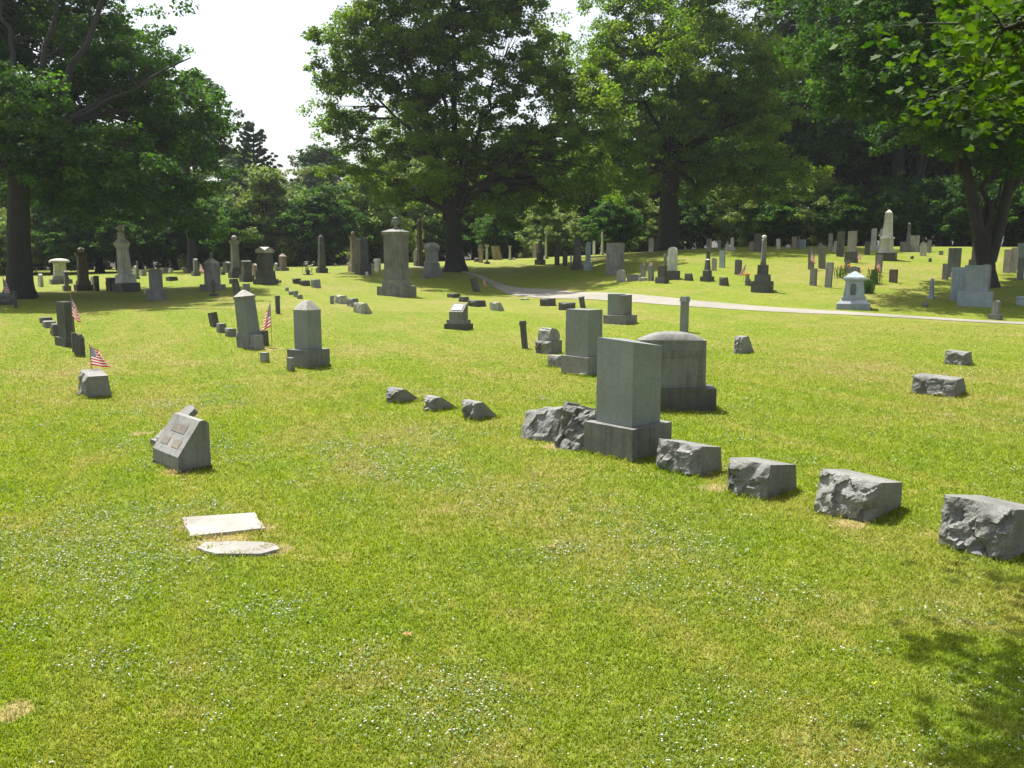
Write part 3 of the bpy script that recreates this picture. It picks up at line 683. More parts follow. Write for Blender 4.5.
# flush marble slabs
def flush(cpx, label, corners, seed):
    ps = [hit(*q) for q in corners]; c = sum(ps, Vector())/len(ps); c.z = tz(c.x, c.y); bm = bmesh.new()
    rr = random.Random(seed); ring = []
    for i, q in enumerate(ps):
        nx_ = ps[(i+1) % len(ps)]
        for f in np.linspace(0, 1, 7)[:-1]:
            w = q.lerp(nx_, f) - c; s = 1 + rr.uniform(-.03, .02); ring.append((w.x*s, w.y*s))
    lo = [bm.verts.new((x, y, -.08)) for x, y in ring]; hi = [bm.verts.new((x, y, .014)) for x, y in ring]; tp = [bm.verts.new((x*.985, y*.985, .022)) for x, y in ring]; n = len(ring)
    for i in range(n):
        j = (i+1) % n; bm.faces.new((lo[i], lo[j], hi[j], hi[i])); bm.faces.new((hi[i], hi[j], tp[j], tp[i]))
    bm.faces.new(tp); o = link('flush_marker', bm_mesh(bm, 'flush_marker'), M['flush'], loc=c); tag(o, label, 'grave marker', 'white slabs flush with the lawn')
    xs = [q.x for q in ps]; ys_ = [q.y for q in ps]
    a_ = math.atan2(ps[2].y-ps[3].y, ps[2].x-ps[3].x); Lh = (ps[2]-ps[3]).length/2*1.0; th_ = abs((ps[0]-ps[3]).cross((ps[2]-ps[3]).normalized()).z)/2
    RECTS.append((c.x, c.y, Lh, th_, a_))
flush(0, 'larger squarish white marble slab lying flush in the lawn', [(181,520),(255,515),(266,531),(190,539)], 1)
flush(0, 'narrower white marble slab flush in the lawn nearest the camera', [(205,545),(235,544),(272,545),(281,552),(262,557),(215,557),(197,551)], 2)
# right-hand markers
rock_marker(911, 954, 398, 967, 379, -44, 'long low granite marker lying alone on the lawn at the right', slant=.35, right=.92, seed=8, rough=.03, group='lone markers on the right-hand lawn')
rock_marker(944, 966, 366, 973, 352, -46, 'small squat granite marker farther right above the long one', slant=.4, right=.95, seed=9, rough=.03, group='lone markers on the right-hand lawn')
rock_marker(733, 742, 354, 754, 337, -40, 'small leaning wedge marker on the lawn right of the dome-topped monument', slant=.5, seed=10, rough=.03, group='lone markers on the right-hand lawn')
# tall grey die with side ledge
c, L, t, h, ar = fit(561, 588, 377, 606, 358, -46)
mon = empty('monument', c, ar); tag(mon, 'square-topped bluish granite monument with low ledge at its left', 'monument', 'large family monuments')
k = mpp(c); bm = bmesh.new(); frus(bm, -.15, h, L, t); bev(bm, .01); link('base', bm_mesh(bm, 'base'), M['granite'], mon)
bm = bmesh.new(); frus(bm, h+.0015, h+46*k, L*.84, t*.78, L*.83, t*.77); bev(bm, .008); link('die', bm_mesh(bm, 'die'), M['polished'], mon); RECTS.append((c.x, c.y, L/2, t/2, ar))
S('block', 556, 368, 17, 12, 'low dark ledge stone at the left of the square-topped bluish monument', 'granite', a=-46, td=.5)
# stone at road edge: two part die
c, L, t, h, ar = fit(603, 626, 325, 637, 316, -36)
mon = empty('monument', c, ar); tag(mon, 'short stone with two joined tablets on a rounded base, below the drive', 'monument', 'large family monuments'); k = mpp(c)
bm = bmesh.new(); frus(bm, -.15, h, L, t); bev(bm, .03); link('base', bm_mesh(bm, 'base'), M['granite'], mon)
bm = bmesh.new(); frus(bm, h+.001, h+21*k, L*.48, t*.6, cx=-L*.17, cx1=-L*.17); bev(bm, .01); link('tablet', bm_mesh(bm, 'tablet'), M['polished'], mon)
bm = bmesh.new(); frus(bm, h+.001, h+20*k, L*.24, t*.75, cx=L*.20, cx1=L*.20); bev(bm, .01); link('tablet', bm_mesh(bm, 'tablet'), M['granite'], mon)
RECTS.append((c.x, c.y, L/2, t/2, ar))
# slant stone on stepped base
c, L, t, h, ar = fit(447, 455, 331, 470, 319, -22)
root = empty('slant_gravestone', c, ar); tag(root, 'slant stone with bright carved face on a stepped dark base, alone mid-lawn', 'gravestone', 'gravestones across the cemetery'); k = mpp(c)
bm = bmesh.new(); frus(bm, -.15, 6*k, 24*k, 17*k); bev(bm, .01); link('base', bm_mesh(bm, 'base'), M['dark'], root)
bm = bmesh.new(); frus(bm, 6*k+.001, 10*k, 20*k, 14*k); bev(bm, .01); link('step', bm_mesh(bm, 'step'), M['granite'], root)
bm = bmesh.new(); prism_x(bm, [(-6*k, 10*k+.001), (6*k, 10*k+.001), (6*k, 26*k), (3.5*k, 26*k), (-6*k, 18*k)], 15*k); bev(bm, .008); link('block', bm_mesh(bm, 'block'), M['granite'], root)
bm = bmesh.new(); frus(bm, 0, .012, 11*k, 8*k); o = link('carved_face', bm_mesh(bm, 'carved_face'), M['marble'], root); o.location = (0, -1.3*k, 22.1*k); o.rotation_euler = (math.atan2(8, 9.5), 0, 0)
RECTS.append((c.x, c.y, L/2, t/2, ar))
# rounded rock stone on base
root_p = hit(549, 354); k = mpp(root_p); root_p = root_p + Vector((0, .2, 0)); root = empty('rock_gravestone', root_p, R(-42)); tag(root, 'rough round-backed stone on a rocky base beside the leaning dark post', 'gravestone', 'gravestones across the cemetery')
link('base', bm_mesh(rock_bm(20*k, 18*k, 13*k, seed=21, rough=.05, div=(14,10,9), faces=('front','left')), 'base'), M['granite'], root)
bm = bmesh.new(); prism_x(bm, [(-8*k, 13*k), (8*k, 13*k), (8.5*k, 18*k), (6*k, 22*k), (2*k, 25*k), (-4*k, 26*k), (-7*k, 23*k)], 15*k); bmesh.ops.subdivide_edges(bm, edges=bm.edges[:], cuts=2, use_grid_fill=True); rotj(bm, .012, 3)
link('tablet', bm_mesh(bm, 'tablet'), M['granite'], root); RECTS.append((root_p.x, root_p.y, 10*k, 9*k, R(-42)))
# big urn monument
S('big_urn', 397, 297, 40, 80, 'largest grey granite family monument with an urn on top, left of the big middle tree', 'granite', a=-20, td=.85)
# near left group
c, L, t, h, ar = fit(288, 300, 370, 329, 352, -22)
mon = empty('monument', c, ar); tag(mon, 'grey square monument with pyramid cap on a wide base, near the left middle', 'monument', 'large family monuments'); k = mpp(c)
sq = 41*k/(abs(math.cos(R(-38)))+abs(math.sin(R(-38))))
mon.rotation_euler.z = R(-32)
bm = bmesh.new(); frus(bm, -.15, 18*k, sq, sq); bev(bm, .012); link('base', bm_mesh(bm, 'base'), M['granite'], mon)
bm = bmesh.new(); frus(bm, 18*k+.0015, 57*k, sq*.64, sq*.64, sq*.64, sq*.64); bev(bm, .006); link('die', bm_mesh(bm, 'die'), M['polished'], mon)
bm = bmesh.new(); frus(bm, 57*k+.0015, 66*k, sq*.65, sq*.65, sq*.22, sq*.22); link('cap', bm_mesh(bm, 'cap'), M['pale'], mon); RECTS.append((c.x, c.y, sq/2, sq/2, R(-32)))
o = S('lean_die', 251, 349, 27, 58, 'tall grey monument leaning left with pointed pale cap, behind a rough marker', 'granite', a=-30, lean=-5, group='large family monuments', mats={'cap': 'pale', 'die': 'polished'})
S('block', 262, 346, 14, 15, 'dark upright block tucked behind the right of the leaning monument', 'dark', a=-30)
S('block', 257, 350, 14, 14, 'rough pale-topped marker in front of the leaning monument', 'granite', a=-30, kw=1)
S('post', 265, 363, 9, 10, 'small stub footstone on the lawn right below the leaning monument', 'granite', a=-30)
S('post', 291, 372, 8, 14, 'small square footstone at the left corner of the pyramid-capped monument', 'granite', a=-30)
S('tablet', 215, 327, 9, 14, 'small dark slab leaning left at the end of a line of low markers', 'dark', td=.5, lean=-9)
S('block', 222, 333, 10, 9, 'low rough marker next to the small leaning slab', 'granite'); S('block', 231, 337, 12, 8, 'low flat marker between the rough one and the leaning monument', 'granite')
S('boulder', 239, 339, 6, 7, 'small pale stone against the left foot of the leaning monument', 'pale')
S('post', 239, 303, 7, 21, 'thin footstone leaning left behind the leaning monument', 'dark', lean=-8); S('post', 247, 300, 7, 16, 'short footstone just right of the thin leaning one', 'granite', top='flat')
S('post', 278, 314, 6, 18, 'dark upright footstone beside the striped flag', 'dark', top='cap')
# dark stone with flag, left
c, L, t, h, ar = fit(56, 64, 347, 79, 338, -40)
mon = empty('monument', c, ar); tag(mon, 'dark upright monument at the left with pale end and rough base', 'monument', 'large family monuments'); k = mpp(c)
W_ = 25*k; bm = bmesh.new(); frus(bm, -.15, 9*k, W_, W_*.55); bev(bm, .015); link('base', bm_mesh(bm, 'base'), M['dark'], mon)
bm = bmesh.new(); frus(bm, 9*k+.0015, 44*k, W_*.78, W_*.34); bev(bm, .01); link('die', bm_mesh(bm, 'die'), M['dark'], mon); RECTS.append((c.x, c.y, W_/2, W_*.27, ar))
S('tablet', 80, 357, 10, 23, 'dark crested footstone in front of the dark upright monument', 'dark', a=-25, td=.5, top='shoulder', name='footstone', cat='footstone'); S('post', 75, 352, 5, 19, 'thin dark post between the dark monument and the crested footstone', 'dark')
S('block', 60, 336, 15, 11, 'nearest of three low blocks left of the dark upright monument', 'dark'); S('block', 50, 328, 13, 6, 'middle of three low blocks left of the dark upright monument', 'granite'); S('block', 47, 323, 12, 5, 'farthest of three low blocks left of the dark upright monument', 'dark')
rock_marker(79, 85, 399, 112, 377, -58, 'squat granite marker with a flag standing behind it at the left', slant=.1, seed=31, rough=.05, group='squat markers at the left', lean=0)
S('boulder', 5, 305, 21, 11, 'rounded dark marker at the left edge beside the big trunk', 'dark'); S('post', 16, 308, 4, 17, 'slim white-topped post left of the big trunk', 'dark', top='cap')
# ---- left field
S('tablet', 41, 287, 5, 13, 'little white statue-like stone just right of the big left trunk', 'marble', top='shoulder')
S('mushroom', 61, 284, 21, 25, 'pale pedestal with a broad mushroom-like cap, right of the big left trunk', 'pale', mats={'die': 'marble'})
S('round_base', 67, 291, 8, 20, 'small pale-topped tablet between the mushroom-capped pedestal and brown pillar', 'granite', td=.6)
S('column_ball', 84, 291, 18, 43, 'tall brown square pillar with pale ball on top, left of the white spire', 'brown', mats={'finial': 'pale'})
S('cross', 93, 286, 5, 9, 'small white cross behind the right foot of the brown pillar', 'marble'); S('post', 97, 291, 5, 15, 'dark footstone between the brown pillar and the white spire', 'dark')
S('block', 113, 291, 12, 13, 'dark square block at the left foot of the white spire', 'dark')
S('urn_pillar', 127, 292, 26, 67, 'tall white marble spire with urn finial, leaning slightly left', 'marble', a=-35, lean=-2.5, mats={'base': 'dark'})
S('tablet', 136, 279, 4, 13, 'small white stone seen behind the white spire', 'marble', top='shoulder'); S('needle', 138, 279, 4, 18, 'thin grey needle stone right behind the white spire', 'granite', name='obelisk')
S('boulder', 146, 294, 5, 4, 'white lump of stone left of the grey tablet on its base', 'marble')
S('tab_base', 157, 301, 19, 31, 'plain grey tablet on a chunky base, alone right of the white spire', 'granite', td=.45, a=-8)
S('block', 172, 281, 12, 4, 'low reddish block on the lawn beyond the plain grey tablet', 'brown'); S('tablet', 143, 276, 7, 6, 'faint pale stone at the edge of the trees, left of the plain tablet', 'pale')
S('tablet', 164, 273, 8, 5, 'low pale stone at the edge of the woods behind the plain tablet', 'pale'); S('tablet', 171, 272, 4, 4, 'tiny white stone at the edge of the woods, right of a pale one', 'marble')
S('block', 188, 273, 9, 4, 'dark low reddish block beneath the thin trunk at the wood edge', 'brown')
S('round_base', 196, 276, 9, 17, 'slim grey tablet on a base with a small flag at its right', 'granite', td=.6)
S('block', 223, 275, 5, 3, 'tiny dark block right of the finial-topped monument', 'dark')
o = S('cap_die', 213, 291, 25, 32, 'grey monument with pyramid cap and small spike, left of the tall ball-topped column', 'granite', a=-30, td=.9, mats={'cap': 'pale'})
_k = mpp(o.location); bm = bmesh.new(); lathe_bm(bm, [(2*_k, 31*_k), (1*_k, 33*_k), (2*_k, 35*_k), (.3*_k, 38*_k)], 8); link('finial', bm_mesh(bm, 'finial'), M['granite'], o)
S('cross', 214, 296, 7, 16, 'short dark cross-shaped footstone in front of the spiked monument', 'dark', a=-10)
S('tablet', 227, 273, 8, 11, 'dark tablet with pale rounded top beyond the spiked monument', 'dark', top='low')
S('column_ball', 236, 278, 15, 42, 'tall stone column with pale ball and capital, left of the gabled dark monument', 'granite', mats={'finial': 'pale', 'plinth': 'dark', 'base': 'dark'})
S('block', 234, 284, 9, 5, 'low dark block on the grass below the ball-topped column', 'dark')
S('block_cap', 247, 282, 15, 21, 'dark squat monument between the ball-topped column and the gabled one', 'dark', td=.7)
S('tablet', 255, 277, 5, 13, 'pale pinkish tablet left of the gabled dark monument', 'pink', top='round')
S('gothic_die', 266, 285, 25, 37, 'big dark monument with gabled pale roof, left of the pinkish pillar', 'dark', a=-30, mats={'gable': 'pale'})
S('boulder', 280, 283, 4, 3, 'tiny stone at the right foot of the gabled monument', 'granite')
S('cap_die', 283, 271, 12, 17, 'pinkish brown pillar right of the gabled dark monument', 'pink', td=.8); S('tablet', 276, 271, 4, 8, 'small pale stone left of the pinkish pillar', 'pale', top='round')
S('block', 297, 284, 9, 5, 'dark block at the left of a low line of three', 'dark'); S('block', 305, 286, 11, 5, 'middle block of the low line of three left of the pair of columns', 'dark'); S('block', 316, 288, 10, 8, 'lighter grey block at the right of the low line of three', 'polished')
S('boulder', 287, 291, 5, 4, 'tiny white-topped stone, first of a short scattered line', 'pale'); S('boulder', 291, 295, 6, 4, 'tiny grey stone, second of a short scattered line', 'granite'); S('block', 296, 297, 5, 6, 'small bluish block, third of a short scattered line', 'polished'); S('block', 300, 299, 6, 4, 'small bluish block at the right end of a short scattered line', 'polished')
S('post', 332, 304, 5, 8, 'stub footstone left of three low markers on the open lawn', 'granite', top='cap'); S('block', 341, 304, 13, 8, 'pale-topped low marker, first right of the stub footstone', 'pale'); S('block', 353, 307, 12, 8, 'dark bluish low marker behind the gabled pale one', 'granite'); S('slant', 363, 314, 19, 10, 'gabled pale marker at the right end of the low line', 'pale')
S('plain_obelisk', 322, 273, 12, 38, 'slender dark obelisk on a base left of the twin dark columns', 'dark'); S('needle', 332, 265, 5, 15, 'faint far needle stone between the obelisk and the column', 'granite', name='obelisk')
S('column_ball', 354, 272, 12, 40, 'brown column with pale ornate top against the woods', 'tan'); S('block_cap', 363, 275, 17, 36, 'wide dark monument standing right against the brown column', 'dark')
S('tablet', 372, 272, 5, 8, 'small pale rounded stone left of the largest urn monument', 'pale', top='round'); S('tablet', 378, 271, 6, 12, 'pale round-topped stone touching the left of the largest urn monument', 'marble', top='round'); S('boulder', 367, 276, 4, 4, 'tiny white stone in the grass left of the largest urn monument', 'marble')
S('cross', 308, 275, 6, 5, 'small dark stub holding white flowers left of the slender dark obelisk', 'dark', name='flower_stand', cat='flower stand')
# ---- behind urn monument
S('domed_house', 432, 278, 22, 34, 'shaded monument with pale domed cap, left of the big middle trunk', 'granite', mats={'cap': 'pale'})
S('plain_obelisk', 420, 267, 9, 48, 'tall dark shaft rising behind the domed monument', 'brown', td=.9)
S('tablet', 417, 266, 7, 17, 'pale shouldered stone half hidden by the tall dark shaft', 'pale', top='shoulder'); S('block', 425, 279, 8, 5, 'low pale-edged block at the foot of the domed monument', 'granite')
S('post', 477, 292, 7, 14, 'dark post leaning left near the end of the drive', 'dark', lean=-17)
S('block', 454, 298, 14, 4, 'flat dark marker, first of three behind the bright-faced slant stone', 'dark', td=.8); S('block', 464, 302, 11, 5, 'flat dark marker, second of three behind the bright-faced slant stone', 'dark', td=.8); S('block', 477, 307, 19, 6, 'wide flat dark marker, third of three behind the bright-faced slant stone', 'dark', td=.8)
S('slant', 497, 311, 15, 8, 'small wedge marker with pale left side below the drive', 'pale')
S('post', 525, 349, 8, 28, 'dark post with knobbed pale top leaning left mid-lawn', 'dark', a=-15, lean=-5, top='cap'); S('boulder', 540, 353, 6, 4, 'broken bits of pale stone by the round-backed rough stone', 'pale')
S('block', 548, 306, 16, 7, 'dark block tilted on the lawn below the drive, first of two', 'dark', a=-10, lean=-3); S('block', 567, 310, 17, 7, 'dark rough block below the drive, second of two', 'dark', a=-5); S('post', 583, 308, 7, 11, 'small dark post leaning left beside two dark blocks', 'dark', lean=-10, top='cap')
S('block', 525, 300, 9, 1.6, 'pale flat stone set in the lawn below the drive', 'pale', a=0)
S('block', 583, 377, 7, 3, 'small pale chip of stone at the foot of the square-topped bluish monument', 'pale')
S('post', 684, 333, 11, 36, 'six-sided looking dark post with pale cap behind the dome-topped monument', 'polished', a=-40, td=.9, top='cap')
# ---- knoll beyond the drive, middle
S('tablet', 481, 263, 4.5, 18, 'tan tablet in the shade right of the big middle trunk', 'tan'); S('round_column', 487, 264, 6, 19, 'slim white column on a dark base right of the tan tablet', 'marble', mats={'base': 'dark'})
S('boulder', 477, 262, 8, 4, 'low reddish mound of stone by the tan tablet', 'brown'); S('tablet', 495, 260, 4, 14, 'tan tablet leaning left, first of two leaning together', 'tan', lean=-9); S('tablet', 500, 260, 5, 14, 'tan tablet leaning left, second of two leaning together', 'tan', lean=-12)
S('round_column', 510, 260, 5, 14, 'short white column standing alone at the wood edge', 'marble'); S('boulder', 514, 260, 3, 2, 'tiny white lump right of the short white column', 'marble'); S('tablet', 535, 258, 5, 13, 'pinkish tablet left of the tall thin white column', 'pink')
S('obelisk_low', 540, 265, 11, 25, 'dark pillar on a heavy base left of the tall thin white column', 'dark'); S('round_column', 546, 259, 5.5, 28, 'tall thin white column with flared top', 'marble')
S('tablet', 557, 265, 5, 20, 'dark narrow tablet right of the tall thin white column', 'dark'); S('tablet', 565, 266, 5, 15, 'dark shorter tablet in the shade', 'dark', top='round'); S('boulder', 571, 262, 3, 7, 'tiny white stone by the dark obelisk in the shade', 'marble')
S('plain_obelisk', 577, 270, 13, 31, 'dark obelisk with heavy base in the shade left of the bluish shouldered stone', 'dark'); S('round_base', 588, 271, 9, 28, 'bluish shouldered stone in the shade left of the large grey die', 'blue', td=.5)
S('tablet', 594, 255, 3, 14, 'thin white tablet far behind the bluish shouldered stone', 'marble'); S('needle', 602, 255, 4.5, 23, 'thin white obelisk far left of the large grey die', 'marble', name='obelisk')
S('tablet', 615, 275, 18, 31, 'large plain grey stone with a bright top edge, above the drive', 'granite', td=.7, a=-30)
S('tablet', 621, 282, 9, 12, 'low round-topped pale stone in front of the large plain grey one', 'pale', top='round', td=.6, a=-20); S('block', 634, 281, 14, 6, 'long low rough kerb stone right of the round-topped pale one', 'granite', a=-10); S('block', 643, 281, 9, 3, 'pale flat stone in front of the kerb stone with the flag', 'pale', a=-5)
S('tablet', 643, 277, 5, 13, 'dark short stone with a hanging flag at the top', 'granite', top='round'); S('post', 651, 281, 6, 15, 'small upright post at the right end of the kerb stones', 'granite', top='flat')
S('tablet', 651, 252, 5, 14, 'white tablet far back at the left of the huge dark trunk', 'marble', top='round')
S('tab_base', 662, 284, 14, 17, 'slim dark stone on a flat wide base left of the round-topped marble', 'dark', td=.5); S('post', 665, 272, 4, 18, 'thin pale-capped post behind the round-topped marble', 'granite', top='cap')
S('round_base', 672, 280, 16, 32, 'tall round-topped white marble tablet on a dark block, beside the huge trunk', 'marble', mats={'base': 'dark'}, td=.7, a=-20)
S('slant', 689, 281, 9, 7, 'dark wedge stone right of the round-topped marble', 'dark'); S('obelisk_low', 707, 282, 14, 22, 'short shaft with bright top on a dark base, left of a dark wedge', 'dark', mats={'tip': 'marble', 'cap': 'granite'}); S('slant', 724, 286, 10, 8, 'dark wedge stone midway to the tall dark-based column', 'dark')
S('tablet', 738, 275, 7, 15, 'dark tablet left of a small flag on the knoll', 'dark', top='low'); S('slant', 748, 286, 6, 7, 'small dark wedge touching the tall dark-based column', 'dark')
S('post_two', 762, 293, 22, 56, 'tall grey column on a two-step dark base beside the drive', 'dark', a=-30, mats={'shaft': 'granite', 'finial': 'marble'})
S('tablet', 709, 250, 5, 11, 'pale tablet at the wood edge, first right of the huge trunk', 'pale'); S('tablet', 719, 250, 3, 10, 'thin bluish tablet at the wood edge', 'blue'); S('tablet', 727, 251, 4, 7, 'small white stone at the wood edge, left of a taller one', 'marble', top='round'); S('round_base', 732, 251, 6, 13, 'white stone on a base at the wood edge, right of a smaller white one', 'marble')
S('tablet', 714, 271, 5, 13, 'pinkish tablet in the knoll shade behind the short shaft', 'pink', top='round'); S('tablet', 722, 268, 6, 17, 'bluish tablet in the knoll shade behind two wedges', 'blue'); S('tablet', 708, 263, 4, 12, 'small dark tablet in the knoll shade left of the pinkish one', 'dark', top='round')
S('tablet', 757, 252, 8, 18, 'big dark slab leaning at the wood edge behind the tall column', 'dark', lean=3); S('tablet', 751, 251, 5, 9, 'tan stone leaning beside the big dark slab', 'tan', lean=6)
S('tablet', 778, 249, 4, 10, 'thin white tablet standing alone at the wood edge', 'marble'); S('boulder', 788, 249, 6, 4, 'white rocky lump at the wood edge', 'marble'); S('tablet', 794, 249, 5, 12, 'brownish stone left of the wide grey slab at the wood edge', 'tan'); S('tablet', 801, 249, 9, 9, 'wide low grey slab at the wood edge', 'blue')
# ---- right-hand field
S('tablet', 813, 286, 7, 17, 'short grey tablet in front of the flag-draped one', 'granite', td=.4); S('tablet', 811, 270, 6, 22, 'grey tablet with a flag against it, behind the short one', 'granite', lean=-2); S('tablet', 822, 269, 7, 23, 'tall grey tablet leaning right of the flag-draped one', 'granite', lean=-3); S('tablet', 828, 288, 7, 25, 'tall leaning grey tablet nearest the drive in its group', 'granite', lean=2)
S('tablet', 820, 252, 5, 9, 'small round-topped grey stone behind the tall leaning tablets', 'granite', top='round'); S('tablet', 830, 251, 4, 17, 'pale greenish tablet at the wood edge, left of the dark narrow one', 'pale'); S('tablet', 834, 252, 3, 11, 'thin pale tablet leaning at the wood edge', 'pale', lean=8)
S('tablet', 840, 257, 7, 25, 'dark narrow tall tablet at the wood edge', 'dark', td=.5); S('tab_base', 851, 263, 13, 31, 'tall pale tablet on a dark base, middle of the right-hand field', 'pale', mats={'base': 'dark'}, td=.5); S('tablet', 867, 255, 5, 13, 'short dark tablet right of the tall pale one', 'dark')
S('tablet', 847, 273, 5, 13, 'small grey tablet among orange lilies', 'granite'); S('tablet', 854, 281, 10, 14, 'grey round stone with orange flowers right behind the white monument', 'granite', top='low')
S('round_base', 873, 251, 9, 22, 'white round-topped tablet left of the white obelisk, first of two', 'marble'); S('round_base', 881, 252, 7, 23, 'white round-topped tablet touching the white obelisk, second of two', 'marble')
S('obelisk', 886, 261, 20, 50, 'white marble obelisk on a dark stepped base, tallest stone of the right-hand field', 'marble', mats={'base': 'dark'}, a=-30)
S('tablet', 878, 273, 7, 18, 'grey tablet with a small flag, in front of the white obelisk', 'granite', lean=2); S('tablet', 893, 283, 8, 13, 'brown tablet, right one of a pair by the red lilies', 'brown', td=.4); S('tablet', 874, 283, 7, 13, 'brown tablet, left one of a pair among the red lilies', 'brown', td=.4)
S('zinc', 853, 310, 32, 37, 'white bluish ornamental monument with arched dark panel at the drive edge', 'blue', a=-22, td=.8)
S('tablet', 904, 252, 8, 10, 'squat grey stone at the wood edge right of the white obelisk', 'granite'); S('needle', 908, 248, 7, 25, 'thin dark obelisk in the tree shade behind the squat stone', 'dark', name='obelisk'); S('tab_base', 914, 252, 13, 16, 'bright-edged tablet on a wide base at the wood edge', 'pale', td=.5)
S('tablet', 923, 256, 6, 13, 'pale tablet right of the bright-edged one on its base', 'pale'); S('tablet', 929, 253, 4, 13, 'thin grey tablet at the wood edge, second right of the bright-edged one', 'granite'); S('boulder', 912, 259, 4, 3, 'small round dark stone with white top on the sunny grass', 'dark'); S('boulder', 930, 262, 4, 4, 'small round dark stone, right one of two on the sunny grass', 'dark'); S('tablet', 941, 255, 4, 4, 'tiny grey stone at the far right wood edge', 'granite')
S('tablet', 945, 280, 6, 16, 'small brownish tablet left of the rough granite pillar', 'granite'); S('block', 953, 277, 12, 28, 'rough mottled granite pillar left of the forked tree', 'granite', td=.9, a=-25); S('tablet', 957, 301, 13, 33, 'tall bluish tablet in shade in front of the rough pillar', 'blue', td=.6, a=-25)
S('needle', 931, 299, 8, 20, 'thin dark obelisk in the tree shade left of the bluish tablet', 'blue', name='obelisk'); S('boulder', 925, 307, 8, 4, 'low grey stone in the shade below the thin obelisk', 'granite')
S('block_cap', 976, 269, 14, 29, 'dark stone with bright slanted top half behind the forked trunk', 'dark', mats={'cap': 'marble'}); S('tab_base', 974, 307, 32, 40, 'broad bluish stone on a wide base in front of the forked trunk', 'blue', td=.7, a=-25)
S('tablet', 984, 300, 9, 35, 'shaded upright stone with bright top behind the broad bluish one', 'granite', top='round', td=.8); S('round_base', 995, 320, 13, 19, 'small white-topped post at the drive edge below the forked tree', 'granite', td=.8)
S('tablet', 1006, 273, 6, 23, 'white tablet right of the forked trunk, left of a pair', 'pale'); S('tablet', 1013, 273, 6, 25, 'white tablet right of the forked trunk, right of a pair', 'pale'); S('tab_base', 1021, 270, 14, 26, 'large grey stone at the right edge beyond the pair of white tablets', 'blue'); S('tablet', 1020, 280, 6, 22, 'grey narrow tablet at the right edge in front of the large stone', 'granite'); S('block', 1022, 306, 11, 9, 'low bluish block in the shade at the right edge', 'blue')
S('boulder', 1015, 281, 5, 3, 'small tan stone at the foot of the narrow right-edge tablet', 'tan')
# inset arched panel on the zinc monument
z_ = [o for o in bpy.data.objects if o.get('label', '').startswith('white bluish ornamental')][0]
_k = mpp(z_.location)
bm = bmesh.new(); prism(bm, [(x, z+14*_k) for x, z in top_profile(5*_k, 11*_k, 'round', 0)], .05); o = link('arched_panel', bm_mesh(bm, 'arched_panel'), M['inset'], z_); o.location = (-1.0*_k, -8.6*_k, -.5*_k); o.rotation_euler = (R(-3), 0, 0)

# ------------------------------------------------------------------ flags, flowers
def flag_mat():
    m, nt, out = newmat('striped_flag_cloth'); L = nt.links.new
    uv = N(nt, 'UVMap'); sp = N(nt, 'SeparateXYZ'); L(uv.outputs[0], sp.inputs[0]); u, v = sp.outputs[0], sp.outputs[1]
    st = mth(nt, 'MODULO', mth(nt, 'FLOOR', mth(nt, 'MULTIPLY', v, 13)), 2)
    col = mix(nt, st, (.55,.02,.035), (.80,.78,.76)); col = mix(nt, st, (.80,.78,.76), (.55,.02,.035)) if False else col
    can = mth(nt, 'MULTIPLY', mth(nt, 'LESS_THAN', u, .42), mth(nt, 'GREATER_THAN', v, 6/13))
    su = mth(nt, 'SUBTRACT', mth(nt, 'FRACT', mth(nt, 'MULTIPLY', u, 14.3)), .5); sv = mth(nt, 'SUBTRACT', mth(nt, 'FRACT', mth(nt, 'MULTIPLY', v, 13)), .5)
    star = mth(nt, 'LESS_THAN', mth(nt, 'ADD', mth(nt, 'MULTIPLY', su, su), mth(nt, 'MULTIPLY', sv, sv)), .07)
    col = mix(nt, can, col, mix(nt, star, (.02,.03,.12), (.8,.8,.8)))
    p = N(nt, 'BsdfPrincipled'); p.inputs['Roughness'].default_value = .8; L(col, p.inputs['Base Color']); t = N(nt, 'BsdfTranslucent'); L(col, t.inputs[0]); ms = N(nt, 'MixShader'); ms.inputs[0].default_value = .4
    L(p.outputs[0], ms.inputs[1]); L(t.outputs[0], ms.inputs[2]); L(ms.outputs[0], out.inputs[0]); return m
M['flag'] = flag_mat()
def flag(px, py, ptop, pw, phoist, label, side=1, drop=.9, lean=0, d=None, ang=0):
    p = at(px, d) if d else hit(px, py); k = mpp(p); H = (py-ptop)*k; p = Vector((p.x, p.y, tz(p.x, p.y)))
    root = empty('grave_flag', p, R(ang)); tag(root, label, 'flag', 'small flags on sticks by the graves')
    bm = bmesh.new(); lathe_bm(bm, [(.006, -.1), (.006, H*.985), (.010, H*.99), (.002, H+.015)], 8); link('stick', bm_mesh(bm, 'stick'), M['stick'], root)
    nu, nv = 16, 13; W = pw*k*1.15; Hh = phoist*k; V = []; UV = []
    for i in range(nu+1):
        for j in range(nv+1):
            u, v = i/nu, j/nv; sh = u*(1-.25*drop)
            x = side*W*sh*(.45+.55*(1-v)*1.0) ; z = H*.97 - (1-v)*Hh*(1-.25*u*drop) - u*drop*Hh*.55
            y = .035*math.sin(u*9+v*2)*u + .02*math.sin(u*17+1)*u
            V.append((x, y, z)); UV.append((u, v))
    Fc = [(i*(nv+1)+j, (i+1)*(nv+1)+j, (i+1)*(nv+1)+j+1, i*(nv+1)+j+1) for i in range(nu) for j in range(nv)]
    me = np_mesh('cloth', V, Fc, smooth=True); ul = me.uv_layers.new(name='UVMap')
    ul.data.foreach_set('uv', np.array([UV[i] for f in Fc for i in f], np.float32).ravel())
    link('cloth', me, M['flag'], root)
    if lean: root.rotation_euler = (0, R(lean), R(ang))
    return root
flag(93, 397, 351, 20, 19, 'small striped flag spread like a tent behind the squat left marker', drop=.5, d=hit(94, 393).y+.25)
